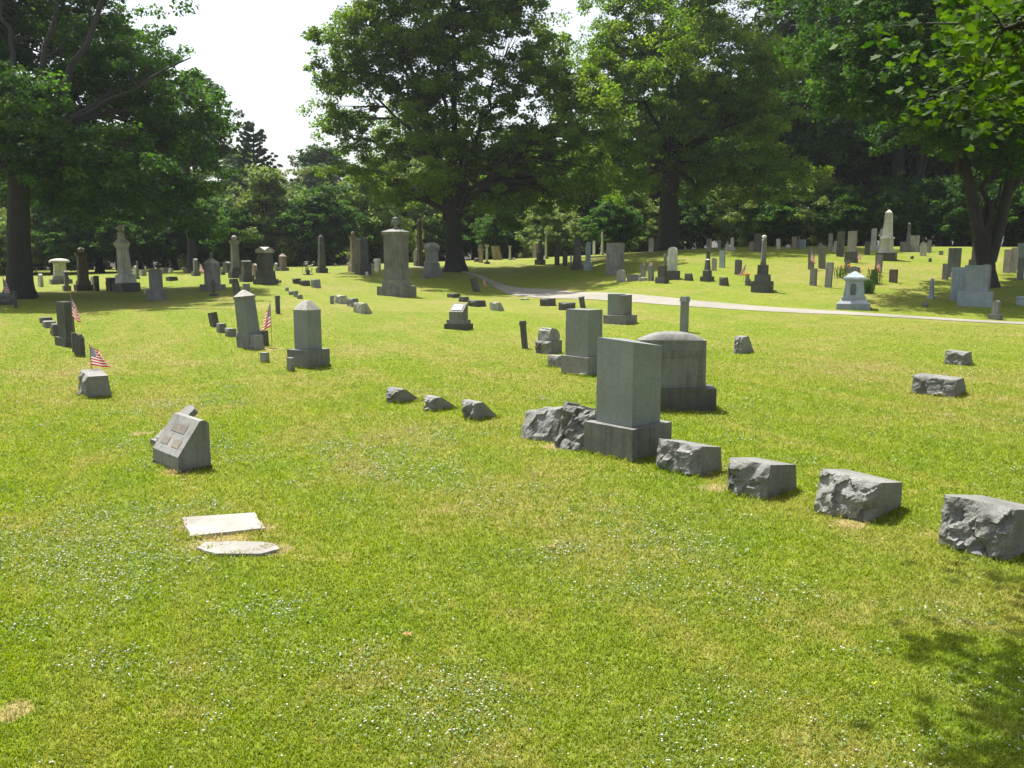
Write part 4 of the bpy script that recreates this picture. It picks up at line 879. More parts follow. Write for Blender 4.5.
flag(75, 351, 293, 11, 22, 'small striped flag hanging limp before the dark upright monument', drop=1.1, d=hit(76,351).y-.05)
flag(272, 347, 302, 10, 23, 'small striped flag on a thin stick between the leaning and pyramid-capped monuments', drop=.7, side=-1)
flag(5, 305, 278, 9, 16, 'small striped flag over the rounded marker at the left edge', drop=.8, d=hit(5,305).y+.5)
flag(200, 277, 262, 5, 9, 'tiny faded flag right of the slim grey tablet', drop=.6); flag(483, 292, 272, 5, 12, 'tiny limp flag right of the leaning post near the drive', drop=1)
flag(645, 281, 259, 6, 9, 'small flag tilted over the dark short stone above the drive', drop=.5, lean=12); flag(743, 281, 264, 6, 10, 'small flag beside the dark tablet on the knoll', drop=.8, side=-1, lean=8)
flag(810, 271, 248, 6, 12, 'small flag draped against the grey tablet in the right-hand field', drop=1); flag(857, 264, 250, 5, 8, 'small faded flag at the base of the tall pale tablet', drop=.8); flag(876, 276, 258, 6, 11, 'small flag against the tablet in front of the white obelisk', drop=1); flag(950, 283, 266, 6, 10, 'small flag between the brownish tablet and the rough granite pillar', drop=1)
def blooms(name, px, py, w, h, n, mat, label, cat, r=.03, stems=True, green=40, d=None, group='flowers by the graves'):
    p = at(px, d) if d else hit(px, py); k = mpp(p); W, H = w*k, h*k; rr = random.Random(px)
    root = empty(name, p); tag(root, label, cat, group)
    V = []; Fc = []
    for _ in range(n):
        c = Vector((rr.gauss(0, W*.28), rr.gauss(0, W*.2), H*rr.uniform(.6, 1)))
        for q in range(6):
            a = q*math.pi/3+rr.uniform(-.3,.3); dx, dy = math.cos(a), math.sin(a); i = len(V)
            V += [c, c+Vector((dx*r-dy*r*.35, dy*r+dx*r*.35, r*.5)), c+Vector((dx*r*1.9, dy*r*1.9, r*.7)), c+Vector((dx*r+dy*r*.35, dy*r-dx*r*.35, r*.5))]; Fc.append((i,i+1,i+2,i+3))
    link('petals', np_mesh('petals', [tuple(v) for v in V], Fc), M[mat], root)
    V = []; Fc = []
    for _ in range(green):
        x, y = rr.gauss(0, W*.22), rr.gauss(0, W*.18); a = rr.uniform(0, 6.28); l = H*rr.uniform(.4, .9); b = .006+H*.005; i = len(V)
        ex, ey = x+math.cos(a)*W*.25, y+math.sin(a)*W*.25
        V += [(x-b,y,-.02),(x+b,y,-.02),((x+ex)/2+b,(y+ey)/2,l),((x+ex)/2-b,(y+ey)/2,l)]; Fc.append((i,i+1,i+2,i+3)); i = len(V)
        V += [((x+ex)/2-b,(y+ey)/2,l),((x+ex)/2+b,(y+ey)/2,l),(ex+b*.3,ey,l*.8),(ex-b*.3,ey,l*.8)]; Fc.append((i,i+1,i+2,i+3))
    link('leaves', np_mesh('stems', V, Fc), M['stem'], root)
blooms('lily_clump', 842, 278, 17, 15, 15, 'orange', 'clump of orange lilies left behind the white bluish monument', 'flowers', .035)
blooms('lily_clump', 857, 279, 7, 10, 12, 'red', 'red-orange flowers in front of the grey round stone', 'flowers', .04)
blooms('lily_clump', 874, 284, 13, 19, 12, 'orange', 'reddish lilies crowding the left brown tablet', 'flowers', .03, green=60)
blooms('lily_clump', 866, 293, 13, 15, 4, 'orange', 'green lily clump with few blooms at the right of the white bluish monument', 'flowers', .03, green=300)
blooms('flower_bunch', 308, 273, 12, 11, 14, 'whitepetal', 'bunch of white flowers on the dark stub left of the slender obelisk', 'flowers', .035, green=14)
blooms('flower_bunch', 747, 281, 4, 8, 8, 'red', 'dark small flower pot plant on the knoll right of the flag', 'flowers', .04, green=30)
blooms('flower_bunch', 376, 268, 8, 9, 8, 'whitepetal', 'white flowers before the pale stones left of the largest urn monument', 'flowers', .035, green=12)
# dry leaves
for i, (px, py, m_) in enumerate(((552,551,'dry'),(874,690,'yellowleaf'),(408,640,'dry'),(148,396,'dry'))):
    p = hit(px, py); bm = bmesh.new(); s = .022 if i != 1 else .012
    vs = [bm.verts.new((math.cos(a)*s*(1.3 if k % 2 else .6), math.sin(a)*s*(1.3 if k % 2 else .6), .035+.006*math.sin(3*a))) for k, a in enumerate(np.linspace(0, 2*math.pi, 10, endpoint=False))]
    bm.faces.new(vs); o = link('fallen_leaf', bm_mesh(bm, 'fallen_leaf'), M[m_], loc=p)
    tag(o, ['curled tan fallen leaf on the open lawn in the middle foreground','bright yellow fallen leaf on the lawn at the lower right','small brown fallen leaf on the lawn left of the tan one','brown fallen leaf behind the carved slant stone'][i], 'leaf', 'fallen leaves on the lawn')
# ------------------------------------------------------------------ trees
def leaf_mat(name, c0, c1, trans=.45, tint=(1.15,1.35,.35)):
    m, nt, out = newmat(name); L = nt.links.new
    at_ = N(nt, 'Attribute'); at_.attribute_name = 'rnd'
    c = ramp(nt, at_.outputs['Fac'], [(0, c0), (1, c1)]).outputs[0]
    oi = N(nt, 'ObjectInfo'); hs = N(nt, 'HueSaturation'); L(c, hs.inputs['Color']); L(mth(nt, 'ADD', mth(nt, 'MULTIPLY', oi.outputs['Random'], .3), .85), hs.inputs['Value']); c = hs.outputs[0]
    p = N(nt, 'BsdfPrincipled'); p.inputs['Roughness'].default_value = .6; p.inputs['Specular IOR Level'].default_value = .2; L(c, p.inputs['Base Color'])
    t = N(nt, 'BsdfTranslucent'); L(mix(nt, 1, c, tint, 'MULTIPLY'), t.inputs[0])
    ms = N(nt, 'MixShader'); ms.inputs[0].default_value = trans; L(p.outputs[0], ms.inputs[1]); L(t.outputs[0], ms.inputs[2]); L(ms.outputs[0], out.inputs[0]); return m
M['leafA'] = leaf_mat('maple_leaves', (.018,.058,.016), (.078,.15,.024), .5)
M['leafB'] = leaf_mat('sunny_maple_leaves', (.032,.080,.014), (.24,.33,.03), .57)  # bright end of the ramp puts sunlit highlights into the leaf colour
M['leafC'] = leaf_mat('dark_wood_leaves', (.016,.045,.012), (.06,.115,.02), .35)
M['leafD'] = leaf_mat('haze_tinted_leaves', (.12,.18,.055), (.23,.30,.085), .4, (1.2,1.25,.6))  # distance haze painted in: leaf colour lifted paler
M['needle'] = leaf_mat('conifer_needles', (.07,.10,.055), (.11,.15,.08), .15, (1,1,1))
M['leafN'] = leaf_mat('near_maple_leaves', (.012,.04,.006), (.07,.125,.012), .45, (1.3,1.4,.3))
def bark_mat(name, c0, c1):
    m, nt, out = newmat(name); L = nt.links.new; tc = N(nt, 'TexCoord')
    mp = N(nt, 'VectorMath', operation='MULTIPLY'); mp.inputs[1].default_value = (9, 9, 1.6); L(tc.outputs['Object'], mp.inputs[0])
    n = noise(nt, mp.outputs[0], 1.6, 6, .7, .6); n2 = noise(nt, tc.outputs['Object'], .9, 3)
    c = ramp(nt, n, [(.3, c0), (.7, c1)]).outputs[0]; c = mix(nt, mth(nt,'MULTIPLY',n2,.5), c, tuple(x*1.5 for x in c1))
    p = N(nt, 'BsdfPrincipled'); p.inputs['Roughness'].default_value = .9; L(c, p.inputs['Base Color'])
    b = N(nt, 'Bump'); b.inputs['Strength'].default_value = .8; b.inputs['Distance'].default_value = .06; L(n, b.inputs['Height']); L(b.outputs[0], p.inputs['Normal']); L(p.outputs[0], out.inputs[0]); return m
M['bark'] = bark_mat('furrowed_bark', (.011,.010,.009), (.032,.029,.025)); M['barkpale'] = bark_mat('grey_bark', (.03,.026,.021), (.085,.072,.058))

def tube(path, radii, seg=8):
    """returns verts, faces (list of quads)"""
    P = np.array(path, float); n = len(P); T = np.gradient(P, axis=0); T /= np.linalg.norm(T, axis=1)[:,None]+1e-9
    ref = np.array([0,0,1.]) if abs(T[0][2]) < .9 else np.array([1.,0,0])
    V = []
    for i in range(n):
        a = np.cross(T[i], ref); a /= np.linalg.norm(a)+1e-9; b = np.cross(T[i], a); ref = np.cross(a, T[i]) if True else ref
        ref = b if abs(np.dot(b, T[i])) < .5 else ref
        ang = np.linspace(0, 2*np.pi, seg, endpoint=False)
        # keep frames consistent
        ref = np.cross(a, T[i])
        V.append(P[i] + radii[i]*(np.cos(ang)[:,None]*a + np.sin(ang)[:,None]*np.cross(T[i], a)))
    V = np.concatenate(V); i = np.arange(n-1)[:,None]*seg; k = np.arange(seg)[None,:]; k2 = (k+1) % seg
    Fc = np.stack([i+k, i+k2, i+seg+k2, i+seg+k], -1).reshape(-1, 4)
    return V, Fc
def merge(parts):
    Vs, Fs, o = [], [], 0
    for V, Fc in parts: Vs.append(V); Fs.append(Fc+o); o += len(V)
    return np.concatenate(Vs), np.concatenate(Fs)
def bez(p0, p1, p2, n):
    t = np.linspace(0, 1, n)[:,None]; return (1-t)**2*np.array(p0) + 2*t*(1-t)*np.array(p1) + t*t*np.array(p2)
def leaves(centers, rads, per, size, rng, flat=.62, up=.55):
    """leaf quads spread through clumps; returns V, F, rnd"""
    C = np.repeat(centers, per, 0); Rr = np.repeat(rads, per); n = len(C)
    d = rng.normal(size=(n, 3)); d /= np.linalg.norm(d, axis=1)[:,None]
    rad = rng.random(n)**.45; off = d*rad[:,None]*Rr[:,None]; off[:,2] *= flat
    lump = np.repeat(rng.random(len(centers)), per)
    P = C + off
    nrm = rng.normal(size=(n, 3))*.75 + d*.35 + np.array([0,0,up])*1.6; nrm /= np.linalg.norm(nrm, axis=1)[:,None]
    a = np.cross(nrm, rng.normal(size=(n, 3))); a /= np.linalg.norm(a, axis=1)[:,None]+1e-9; b = np.cross(nrm, a)
    s = size*rng.uniform(.6, 1.25, n)[:,None]
    V = np.stack([P - a*s*.5, P + b*s*.42 + nrm*s*.08, P + a*s*.5, P - b*s*.42 + nrm*s*.08], 1).reshape(-1, 3)
    Fc = np.arange(4*n).reshape(-1, 4)
    return V, Fc, np.clip(rng.random(n)*.45 + lump*.55, 0, 1)
def make_tree(name, base, trunk_r, fork, blobs, label, leafmat, size, per, nclump, barkmat='bark', limbs=None, clump_r=(.7,1.3), group=None, seed=1, flat=.62, shell=.55, leanv=(0,0), cat='tree', seg=12):
    """base: world point. fork: height where limbs start. blobs: (x,y,z,rx,ry,rz) relative to base"""
    rng = np.random.default_rng(seed)
    B = np.array(blobs, float); vol = B[:,3]*B[:,4]*B[:,5]; pr = vol**.72; pr /= pr.sum()
    cl = []
    which = rng.choice(len(B), nclump*3, p=pr)
    for w in which:
        d = rng.normal(size=3); d /= np.linalg.norm(d); r = (shell + (1-shell)*rng.random()) if rng.random() < .72 else rng.random()**.5*.8
        q = B[w,:3] + d*r*B[w,3:]
        if q[2] < fork*.55: continue
        # thin deep interior
        inside = (((q-B[:,:3])/B[:,3:])**2).sum(1).min()
        if inside < .12 and rng.random() < .6: continue
        cl.append(q)
        if len(cl) >= nclump: break
    cl = np.array(cl); root = empty(name, base); tag(root, label, cat, group)
    parts = []
    top = max(B[:,2]) ; H = top
    # trunk
    nT = 16; zt = np.linspace(-.25, fork, nT); lx, ly = leanv
    wob = rng.normal(0, trunk_r*.05, (nT, 2)).cumsum(0)*.5
    path = np.stack([lx*np.clip(zt,0,9)/max(fork,.1)+wob[:,0]*(zt>0), ly*np.clip(zt,0,9)/max(fork,.1)+wob[:,1]*(zt>0), zt], 1)
    rad = trunk_r*(1-.22*np.clip(zt/fork,0,1)) * (1+.38*np.exp(-np.clip(zt,0,9)/ (trunk_r*.9)))
    V, Fc = tube(path, rad, 18)
    ang = np.tile(np.linspace(0, 2*np.pi, 18, endpoint=False), nT); zz = V[:,2]
    k = 1+.16*np.sin(ang*5+seed)*np.exp(-np.clip(zz,0,9)/(trunk_r*1.1)); c0 = np.repeat(path[:,:2], 18, 0); V[:,:2] = c0+(V[:,:2]-c0)*k[:,None]
    parts.append((V, Fc)); tip = path[-1]
    nodes = []; nrad = []
    lim = limbs if limbs is not None else [tuple(b[:3]) for b in blobs]
    for i, t in enumerate(lim):
        t = np.array(t, float); st = tip + np.array([0,0,-rng.uniform(0, fork*.12)]); mid = st + (t-st)*np.array([.35,.35,.62]) + rng.normal(0,.35,3)
        pth = bez(st, mid, t, 13); pth[1:-1] += rng.normal(0, .08, (11,3))
        r0 = trunk_r*rng.uniform(.34,.5)*min(1.1, (len(lim)/5)**-.35 + .15); rr = np.linspace(r0, r0*.16, 13); parts.append(tube(pth, rr, 9))
        for a, b in zip(pth[3:], rr[3:]): nodes.append(a); nrad.append(b)
    nodes = np.array(nodes); nrad = np.array(nrad)
    for q in cl:
        dd = np.linalg.norm(nodes-q, axis=1) + 1.2*np.clip(nodes[:,2]-q[2], 0, None)
        j = int(np.argmin(dd)); st = nodes[j]; L = np.linalg.norm(q-st)
        if L < .2: continue
        mid = st + (q-st)*.5 + np.array([0,0,.15*L]) + rng.normal(0,.1*L,3); pth = bez(st, mid, q, 6)
        r0 = min(nrad[j]*.7, .02+.028*L); parts.append(tube(pth, np.linspace(r0, r0*.25, 6), 5))
    V, Fc = merge(parts)
    link('trunk', np_mesh('trunk', V, Fc, smooth=True), M[barkmat], root)
    rads = rng.uniform(clump_r[0], clump_r[1], len(cl))
    # split each clump in a few sprays for an uneven outline
    k = 5; sub = np.repeat(cl, k, 0) + rng.normal(size=(len(cl)*k, 3))*np.repeat(rads, k)[:,None]*np.array([.58,.58,.26]); sr = np.repeat(rads, k)*rng.uniform(.32, .62, len(sub))
    V, Fc, rv = leaves(sub, sr, max(4, per//k), size, rng, flat)
    link('crown', np_mesh('crown', V, Fc, {'rnd': rv}), M[leafmat], root)
    return root
def copy_tree(src, loc, rz, sc, label, group):
    r = src.copy(); COL.objects.link(r); r.location = loc; r.rotation_euler = (0,0,rz); r.scale = sc; r['label'] = label; r['group'] = group
    for ch in list(src.children): c = ch.copy(); COL.objects.link(c); c.parent = r
    return r
def pxblobs(base, d, L):
    """blobs given as (px, py, radius px, depth offset m[, vertical squash])"""
    out = []
    for row in L:
        px, py, r, dy = row[:4]; sq = row[4] if len(row) > 4 else .85
        y = base.y + dy + d; k = y/F/math.cos(PITCH); rr = ray(px, py); s = y/rr.y
        c = Vector((rr.x*s, y, CAMH+rr.z*s)) - base; out.append((c.x, c.y, c.z, r*k, r*k*1.0, r*k*sq))
    return out
TG = 'large maples among the graves'
# left maple
b = hit(20, 298); b.z = tz(b.x, b.y)
make_tree('maple_tree', b, .42, 4.4, pxblobs(b, 3.0, [(-40,60,120,2.5),(45,40,100,2),(110,120,80,3),(160,100,55,2.5),(195,165,42,3.5),(60,160,70,3.5),(150,190,50,4,.7),(-60,170,80,3),(20,-70,110,1.5),(95,60,80,5),(-90,-40,110,2),(90,185,55,5,.7),(215,190,30,3.5),(20,110,60,-4),(90,160,55,-3,.8),(-30,130,60,-4),(20,165,45,-4,.6),(150,165,45,-2,.7),(168,-8,26,1,.5),(140,200,45,1,.6),(60,190,45,-1,.6),(100,75,52,0),(210,215,24,2,.7)]),
  'huge dark maple with thick black trunk filling the upper left', 'leafA', .145, 430, 520, seed=11, group=TG, clump_r=(.7,1.25), leanv=(.35,0), limbs=[(-3.5,2,9),(1.5,2,9.5),(3.6,3,8),(-1,2,11),(5.5,3,9),(2.2,1,12),(-5,3,7.5),(4.9,1,13)])
# middle maple
b = hit(455, 271)
b0 = pxblobs(b, 0, [(395,50,60,0),(345,75,28,0),(335,30,22,0),(350,130,30,1),(375,170,32,2,.7),(430,20,70,0),(500,70,60,-1),(470,120,70,0),(410,130,55,2),(565,120,50,-2),(590,165,30,-1),(530,170,50,1,.8),(450,-40,80,0),(380,-10,50,1),(520,20,45,1),(600,110,30,-3),(500,190,40,2,.6),(420,190,30,3,.5),(560,180,40,-2,.7),(345,165,28,0,.7),(400,195,34,-1,.6),(500,205,34,-1,.5),(430,170,40,-3,.7),(545,70,36,0),(330,60,30,0),(570,75,22,-2)])
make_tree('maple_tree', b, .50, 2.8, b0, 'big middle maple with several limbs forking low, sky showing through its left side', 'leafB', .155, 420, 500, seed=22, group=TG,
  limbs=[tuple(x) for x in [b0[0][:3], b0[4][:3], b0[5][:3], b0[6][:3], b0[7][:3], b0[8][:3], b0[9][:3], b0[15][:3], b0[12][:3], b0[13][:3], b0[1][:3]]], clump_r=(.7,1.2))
# maple right of middle
b = hit(668, 247)
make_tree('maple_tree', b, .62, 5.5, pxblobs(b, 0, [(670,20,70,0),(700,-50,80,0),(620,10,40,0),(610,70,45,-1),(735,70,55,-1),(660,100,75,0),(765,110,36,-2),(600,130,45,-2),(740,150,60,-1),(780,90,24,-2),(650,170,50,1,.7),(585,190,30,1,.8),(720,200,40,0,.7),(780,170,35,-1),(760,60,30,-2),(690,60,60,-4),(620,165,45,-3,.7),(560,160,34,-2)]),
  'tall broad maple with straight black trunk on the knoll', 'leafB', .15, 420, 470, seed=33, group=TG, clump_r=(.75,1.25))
# right forked tree
b = at(985, 30.5); b = hit(984, 286)
fb = pxblobs(b, 0, [(850,50,45,0),(900,20,60,0),(960,60,60,1),(1010,-20,80,1),(930,120,48,1,.7),(1030,110,55,2),(870,-30,60,1),(880,90,35,-1),(1070,40,70,1),(985,140,36,2,.6),(850,100,28,-1),(960,110,50,-2),(1020,150,40,-1,.7),(1000,60,60,-2.5),(920,60,50,-2)])
root = make_tree('forked_tree', b, .34, 1.3, fb, 'forked tree with two leaning trunks at the right, casting dappled shade', 'leafA', .13, 330, 430, seed=44, group=TG, barkmat='bark', clump_r=(.6,1.0),
  limbs=[(-1.0,-.1,3.6),(1.0,.4,3.8),(-3.2,0,6.4),(.2,.6,7.2),(2.2,.8,7.2)])
# two stout leaders for the fork
tp = []
base_r = .40
for (pts) in ([(-.08,0,.9),(-.45,-.05,2.2),(-.95,-.1,3.9),(-1.6,0,5.6),(-2.3,.1,7.0)], [(.10,0,.9),(.42,.1,2.1),(.72,.2,3.5),(.9,.3,5.2),(1.2,.5,7.2)]):
    P = np.array(pts); t = np.linspace(0, 1, 14); PP = np.stack([np.interp(t, np.linspace(0,1,5), P[:,i]) for i in range(3)], 1); tp.append(tube(PP, np.linspace(.25,.09,14), 12))
V, Fc = merge(tp); link('limb', np_mesh('limb', V, Fc, smooth=True), M['bark'], root)
# conifer at the left distance
def conifer(name, base, h, rbot, label, seed=5, group=None):
    rng = np.random.default_rng(seed); root = empty(name, base); tag(root, label, 'tree', group)
    parts = [tube([(0,0,-.3),(0,0,h*.5),(0.1,0,h)], [h*.02,h*.012,.02], 8)]; cs = []; rs = []
    z = h*.12
    while z < h*.98:
        f = 1-(z/h); r = rbot*f**.72 + .15; n = 7
        for k in range(n):
            a = rng.uniform(0, 6.28); rr = r*rng.uniform(.7,1.15); tipz = z + rr*rng.uniform(.25,.55)
            pth = bez((0,0,z), (math.cos(a)*rr*.6, math.sin(a)*rr*.6, z+.05*rr), (math.cos(a)*rr, math.sin(a)*rr, tipz), 6); parts.append(tube(pth, np.linspace(.05,.012,6), 4))
            for t in np.linspace(.25, 1, 7): q = pth[int(t*5)]; cs.append(q); rs.append(.22+.25*rr*.3*(1.3-t))
        z += h*.035
    V, Fc = merge(parts); link('trunk', np_mesh('trunk', V, Fc, smooth=True), M['bark'], root)
    V, Fc, rv = leaves(np.array(cs), np.array(rs)*.5, 44, .2, rng, .4); 
    link('crown', np_mesh('crown', V, Fc, {'rnd': rv}), M['needle'], root); return root
b = at(258, 66); conifer('pine_tree', b, (268-126)/F*66, 3.3, 'dark pointed pine rising behind the left maple and the rounded bushes', group='trees at the edge of the cemetery')
# the far wood: six source trees of different habit, copied
WG = 'trees of the wood behind the graves'
def wood_tree(nm, lab, seed, h, w, leaf, size, per, n, low=.25):
    rng = np.random.default_rng(seed); bl = []
    for k in range(9):
        f = rng.random(); z = h*(low+(1-low)*(.15+.75*f)); rr = w*.5*(1-.55*f)*rng.uniform(.5,.75); off = w*.28*(1-.5*f)
        bl.append((rng.uniform(-off,off), rng.uniform(-off,off), z, rr, rr, rr*.95))
    bl.append((0,0,h*.9,w*.2,w*.2,h*.12)); bl.append((0,0,h*.55,w*.42,w*.42,h*.25))
    return make_tree(nm, Vector((0,0,0)), w*.035, h*low, bl, lab, leaf, size, per, n, seed=seed, group=WG, clump_r=(w*.07,w*.13))
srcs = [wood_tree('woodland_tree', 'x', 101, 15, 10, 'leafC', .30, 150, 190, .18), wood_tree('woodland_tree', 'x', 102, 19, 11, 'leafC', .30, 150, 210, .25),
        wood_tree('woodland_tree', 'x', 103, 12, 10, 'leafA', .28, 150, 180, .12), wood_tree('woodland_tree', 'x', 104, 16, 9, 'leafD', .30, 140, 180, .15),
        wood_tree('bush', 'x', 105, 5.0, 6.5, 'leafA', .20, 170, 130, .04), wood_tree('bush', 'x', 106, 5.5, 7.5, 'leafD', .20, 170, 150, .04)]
used = set()
def put(i, px, d, sc, label, h=1.0, group=WG):
    p = at(px, d); p.z -= .1; rz = random.uniform(0, 6.28)
    if i not in used:
        used.add(i); o = srcs[i]; o.location = p; o.rotation_euler = (0,0,rz); o.scale = (sc, sc, sc*h); o['label'] = label; o['group'] = group
    else: o = copy_tree(srcs[i], p, rz, (sc, sc, sc*h), label, group)
    if i >= 4: o['category'] = 'bush'
    return o
EG = 'trees and bushes at the edge of the cemetery'
# left: pale rounded bushes in front, woods behind
put(5, 275, 60, 1.15, 'rounded leafy bush below the pine, left of the slender dark obelisk', 1.05, EG); put(4, 328, 58, 1.05, 'dark rounded bush behind the slender dark obelisk', 1.0, EG); put(5, 372, 64, 1.1, 'pale green bush behind the largest urn monument', 1.1, EG)
put(4, 240, 58, .8, 'small bush behind the tall ball-topped column', 1, EG); put(5, 405, 72, 1.3, 'tall pale bush right of the largest urn monument', 1.2, EG); put(4, 212, 62, 1.0, 'bush behind the grey spiked monument', 1.0, EG)
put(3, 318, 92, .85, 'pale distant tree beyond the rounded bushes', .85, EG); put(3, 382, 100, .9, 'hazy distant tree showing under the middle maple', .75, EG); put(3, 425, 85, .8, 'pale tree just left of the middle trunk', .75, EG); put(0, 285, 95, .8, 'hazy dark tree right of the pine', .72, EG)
for px, d, i, sc, h, lab in ((-60,60,0,1,1,'wood tree beyond the left edge of the lawn'),(-10,66,2,1,.9,'wood tree seen left of the big left trunk'),(55,62,3,.8,.8,'light green tree behind the mushroom-capped pedestal'),(100,60,2,.85,.9,'dark tree behind the brown pillar'),(140,62,0,.8,.8,'dark tree behind the white spire'),(175,66,2,.8,.9,'dark tree behind the plain grey tablet'),(30,80,3,1,.9,'pale tree far behind the left maple'),(120,85,0,1,.8,'tall tree far behind the white spire'),(195,82,3,.8,.8,'tree far behind the spiked monument'),
    (475,72,2,.95,.85,'tree right behind the middle trunk'),(520,68,0,.85,.8,'dark tree behind the short white column'),(555,74,2,.95,.85,'tree behind the tall thin white column'),(595,66,0,.8,.8,'dark tree behind the dark obelisk in shade'),(630,72,2,1,.9,'tree behind the large plain grey stone'),(700,68,0,.95,.95,'dark tree right behind the knoll maple'),(655,84,1,.9,.9,'tall wood tree left behind the knoll maple'),
    (745,66,2,1,1,'lighter tree behind the tall dark-based column'),(790,62,1,.95,1.15,'tall dark tree at the right of the sky gap'),(830,58,0,1,1.2,'dark tree behind the tall leaning tablets'),(870,60,1,1,1.1,'tall dark tree left behind the white obelisk'),(915,56,0,1.05,1.2,'dark tree right behind the white obelisk'),(960,58,1,1,1.1,'tall dark tree behind the rough granite pillar'),(1010,54,0,1,1.2,'dark tree behind the forked tree'),(1065,56,1,1,1.1,'dark tree beyond the right edge'),
    (850,78,1,1.2,1.2,'tallest wood tree deep behind the right-hand field'),(940,80,1,1.2,1.2,'deep wood tree behind the thin shaded obelisk'),(1020,78,1,1.2,1.2,'deep wood tree behind the right edge stones'),(770,84,1,1.05,1.1,'deep wood tree behind the wood-edge slab'),(1100,66,0,1.1,1.1,'wood tree well beyond the right edge')):
    put(i, px, d, sc, lab, h)
for px, d, i, sc, lab in ((500,64,4,.8,'low bush behind the two leaning tan tablets'),(548,62,5,.75,'light green bush behind the pinkish tablet'),(615,58,4,.75,'low bush left behind the large plain grey stone'),(640,62,5,.8,'bright bush left of the huge knoll trunk'),(690,60,4,.85,'low bush right of the huge knoll trunk'),(735,58,5,.8,'pale-leaved bush behind the wood-edge white stones'),(775,57,4,.8,'dark bush behind the thin white tablet'),(808,56,5,.8,'bright bush above the wide low grey slab'),(845,54,4,.75,'dark bush behind the dark narrow tablet'),(890,53,4,.85,'dark bush behind the white obelisk'),(930,52,4,.8,'dark bush behind the thin grey tablet'),(970,50,4,.85,'dark bush behind the bright slanted-top stone'),(1015,49,4,.9,'dark bush behind the pair of white tablets'),(1060,49,4,.9,'dark bush beyond the right edge'),
    (20,58,5,.8,'light bush right behind the big left trunk'),(80,57,4,.85,'dark bush behind the brown pillar'),(125,58,4,.9,'dark bush behind the white spire'),(165,60,4,.85,'dark bush behind the plain grey tablet'),(-30,58,4,.9,'dark bush at the left edge'),(450,70,4,1.0,'bush directly behind the middle trunk'),(290,76,4,1.2,'dark thicket between the rounded bushes')):
    put(i, px, d, sc, lab, 1, EG)
for px, d, i, sc, h, lab in ((780,70,2,1.25,1.1,'leafy wood tree filling the gap behind the thin white tablet'),(822,68,2,1.3,1.1,'leafy wood tree behind the small round-topped stone'),(862,70,2,1.3,1.1,'leafy wood tree filling behind the tall pale tablet'),(902,68,2,1.3,1.2,'leafy wood tree behind the squat grey stone'),(945,70,2,1.3,1.1,'leafy wood tree behind the brownish tablet'),(988,66,2,1.3,1.2,'leafy wood tree behind the fork of the right tree'),(1035,64,2,1.3,1.1,'leafy wood tree at the right edge'),(680,80,2,1.2,1.1,'leafy wood tree filling behind the huge knoll trunk'),(722,74,2,1.2,1,'leafy wood tree behind the knoll tablets'),(575,82,2,1.1,1,'leafy wood tree far behind the dark shorter tablet'),(540,88,0,.9,.8,'far wood tree right of the middle maple')):
    put(i, px, d, sc, lab, h)
for k_, px in enumerate(range(-70, 500, 44)):
    put((2,0,2,3)[k_ % 4], px, 92+(k_*37 % 11), 1.15, 'far tree of the backmost row, mostly hidden by nearer trees', .78, 'backmost row of wood trees')
for k_, px in enumerate(range(-60, 640, 50)):
    put((4,5)[k_ % 2], px, 80+(k_*29 % 9), 1.5, 'low thicket far back on the wood floor, seen between trunks', .9, 'far thickets on the wood floor')
# thin bare trunk under the left wood edge
def tall_trunk(px, d, r, h, lab, seed):
    b = at(px, d); rng = np.random.default_rng(seed); root = make_tree('woodland_tree', b, r, h*.72, [(0,0,h,2.6,2.6,2.4),(1.2,.5,h*.86,2,2,1.6),(-1.2,.6,h*.9,2,2,1.6)], lab, 'leafC', .26, 160, 70, seed=seed, group=EG, clump_r=(.7,1.2))
tall_trunk(193, 54, .30, 9.5, 'slim straight-trunked tree left behind the spiked monument', 61)
tall_trunk(892, 57, .45, 17, 'tall dark straight-trunked tree behind the white obelisk', 62)
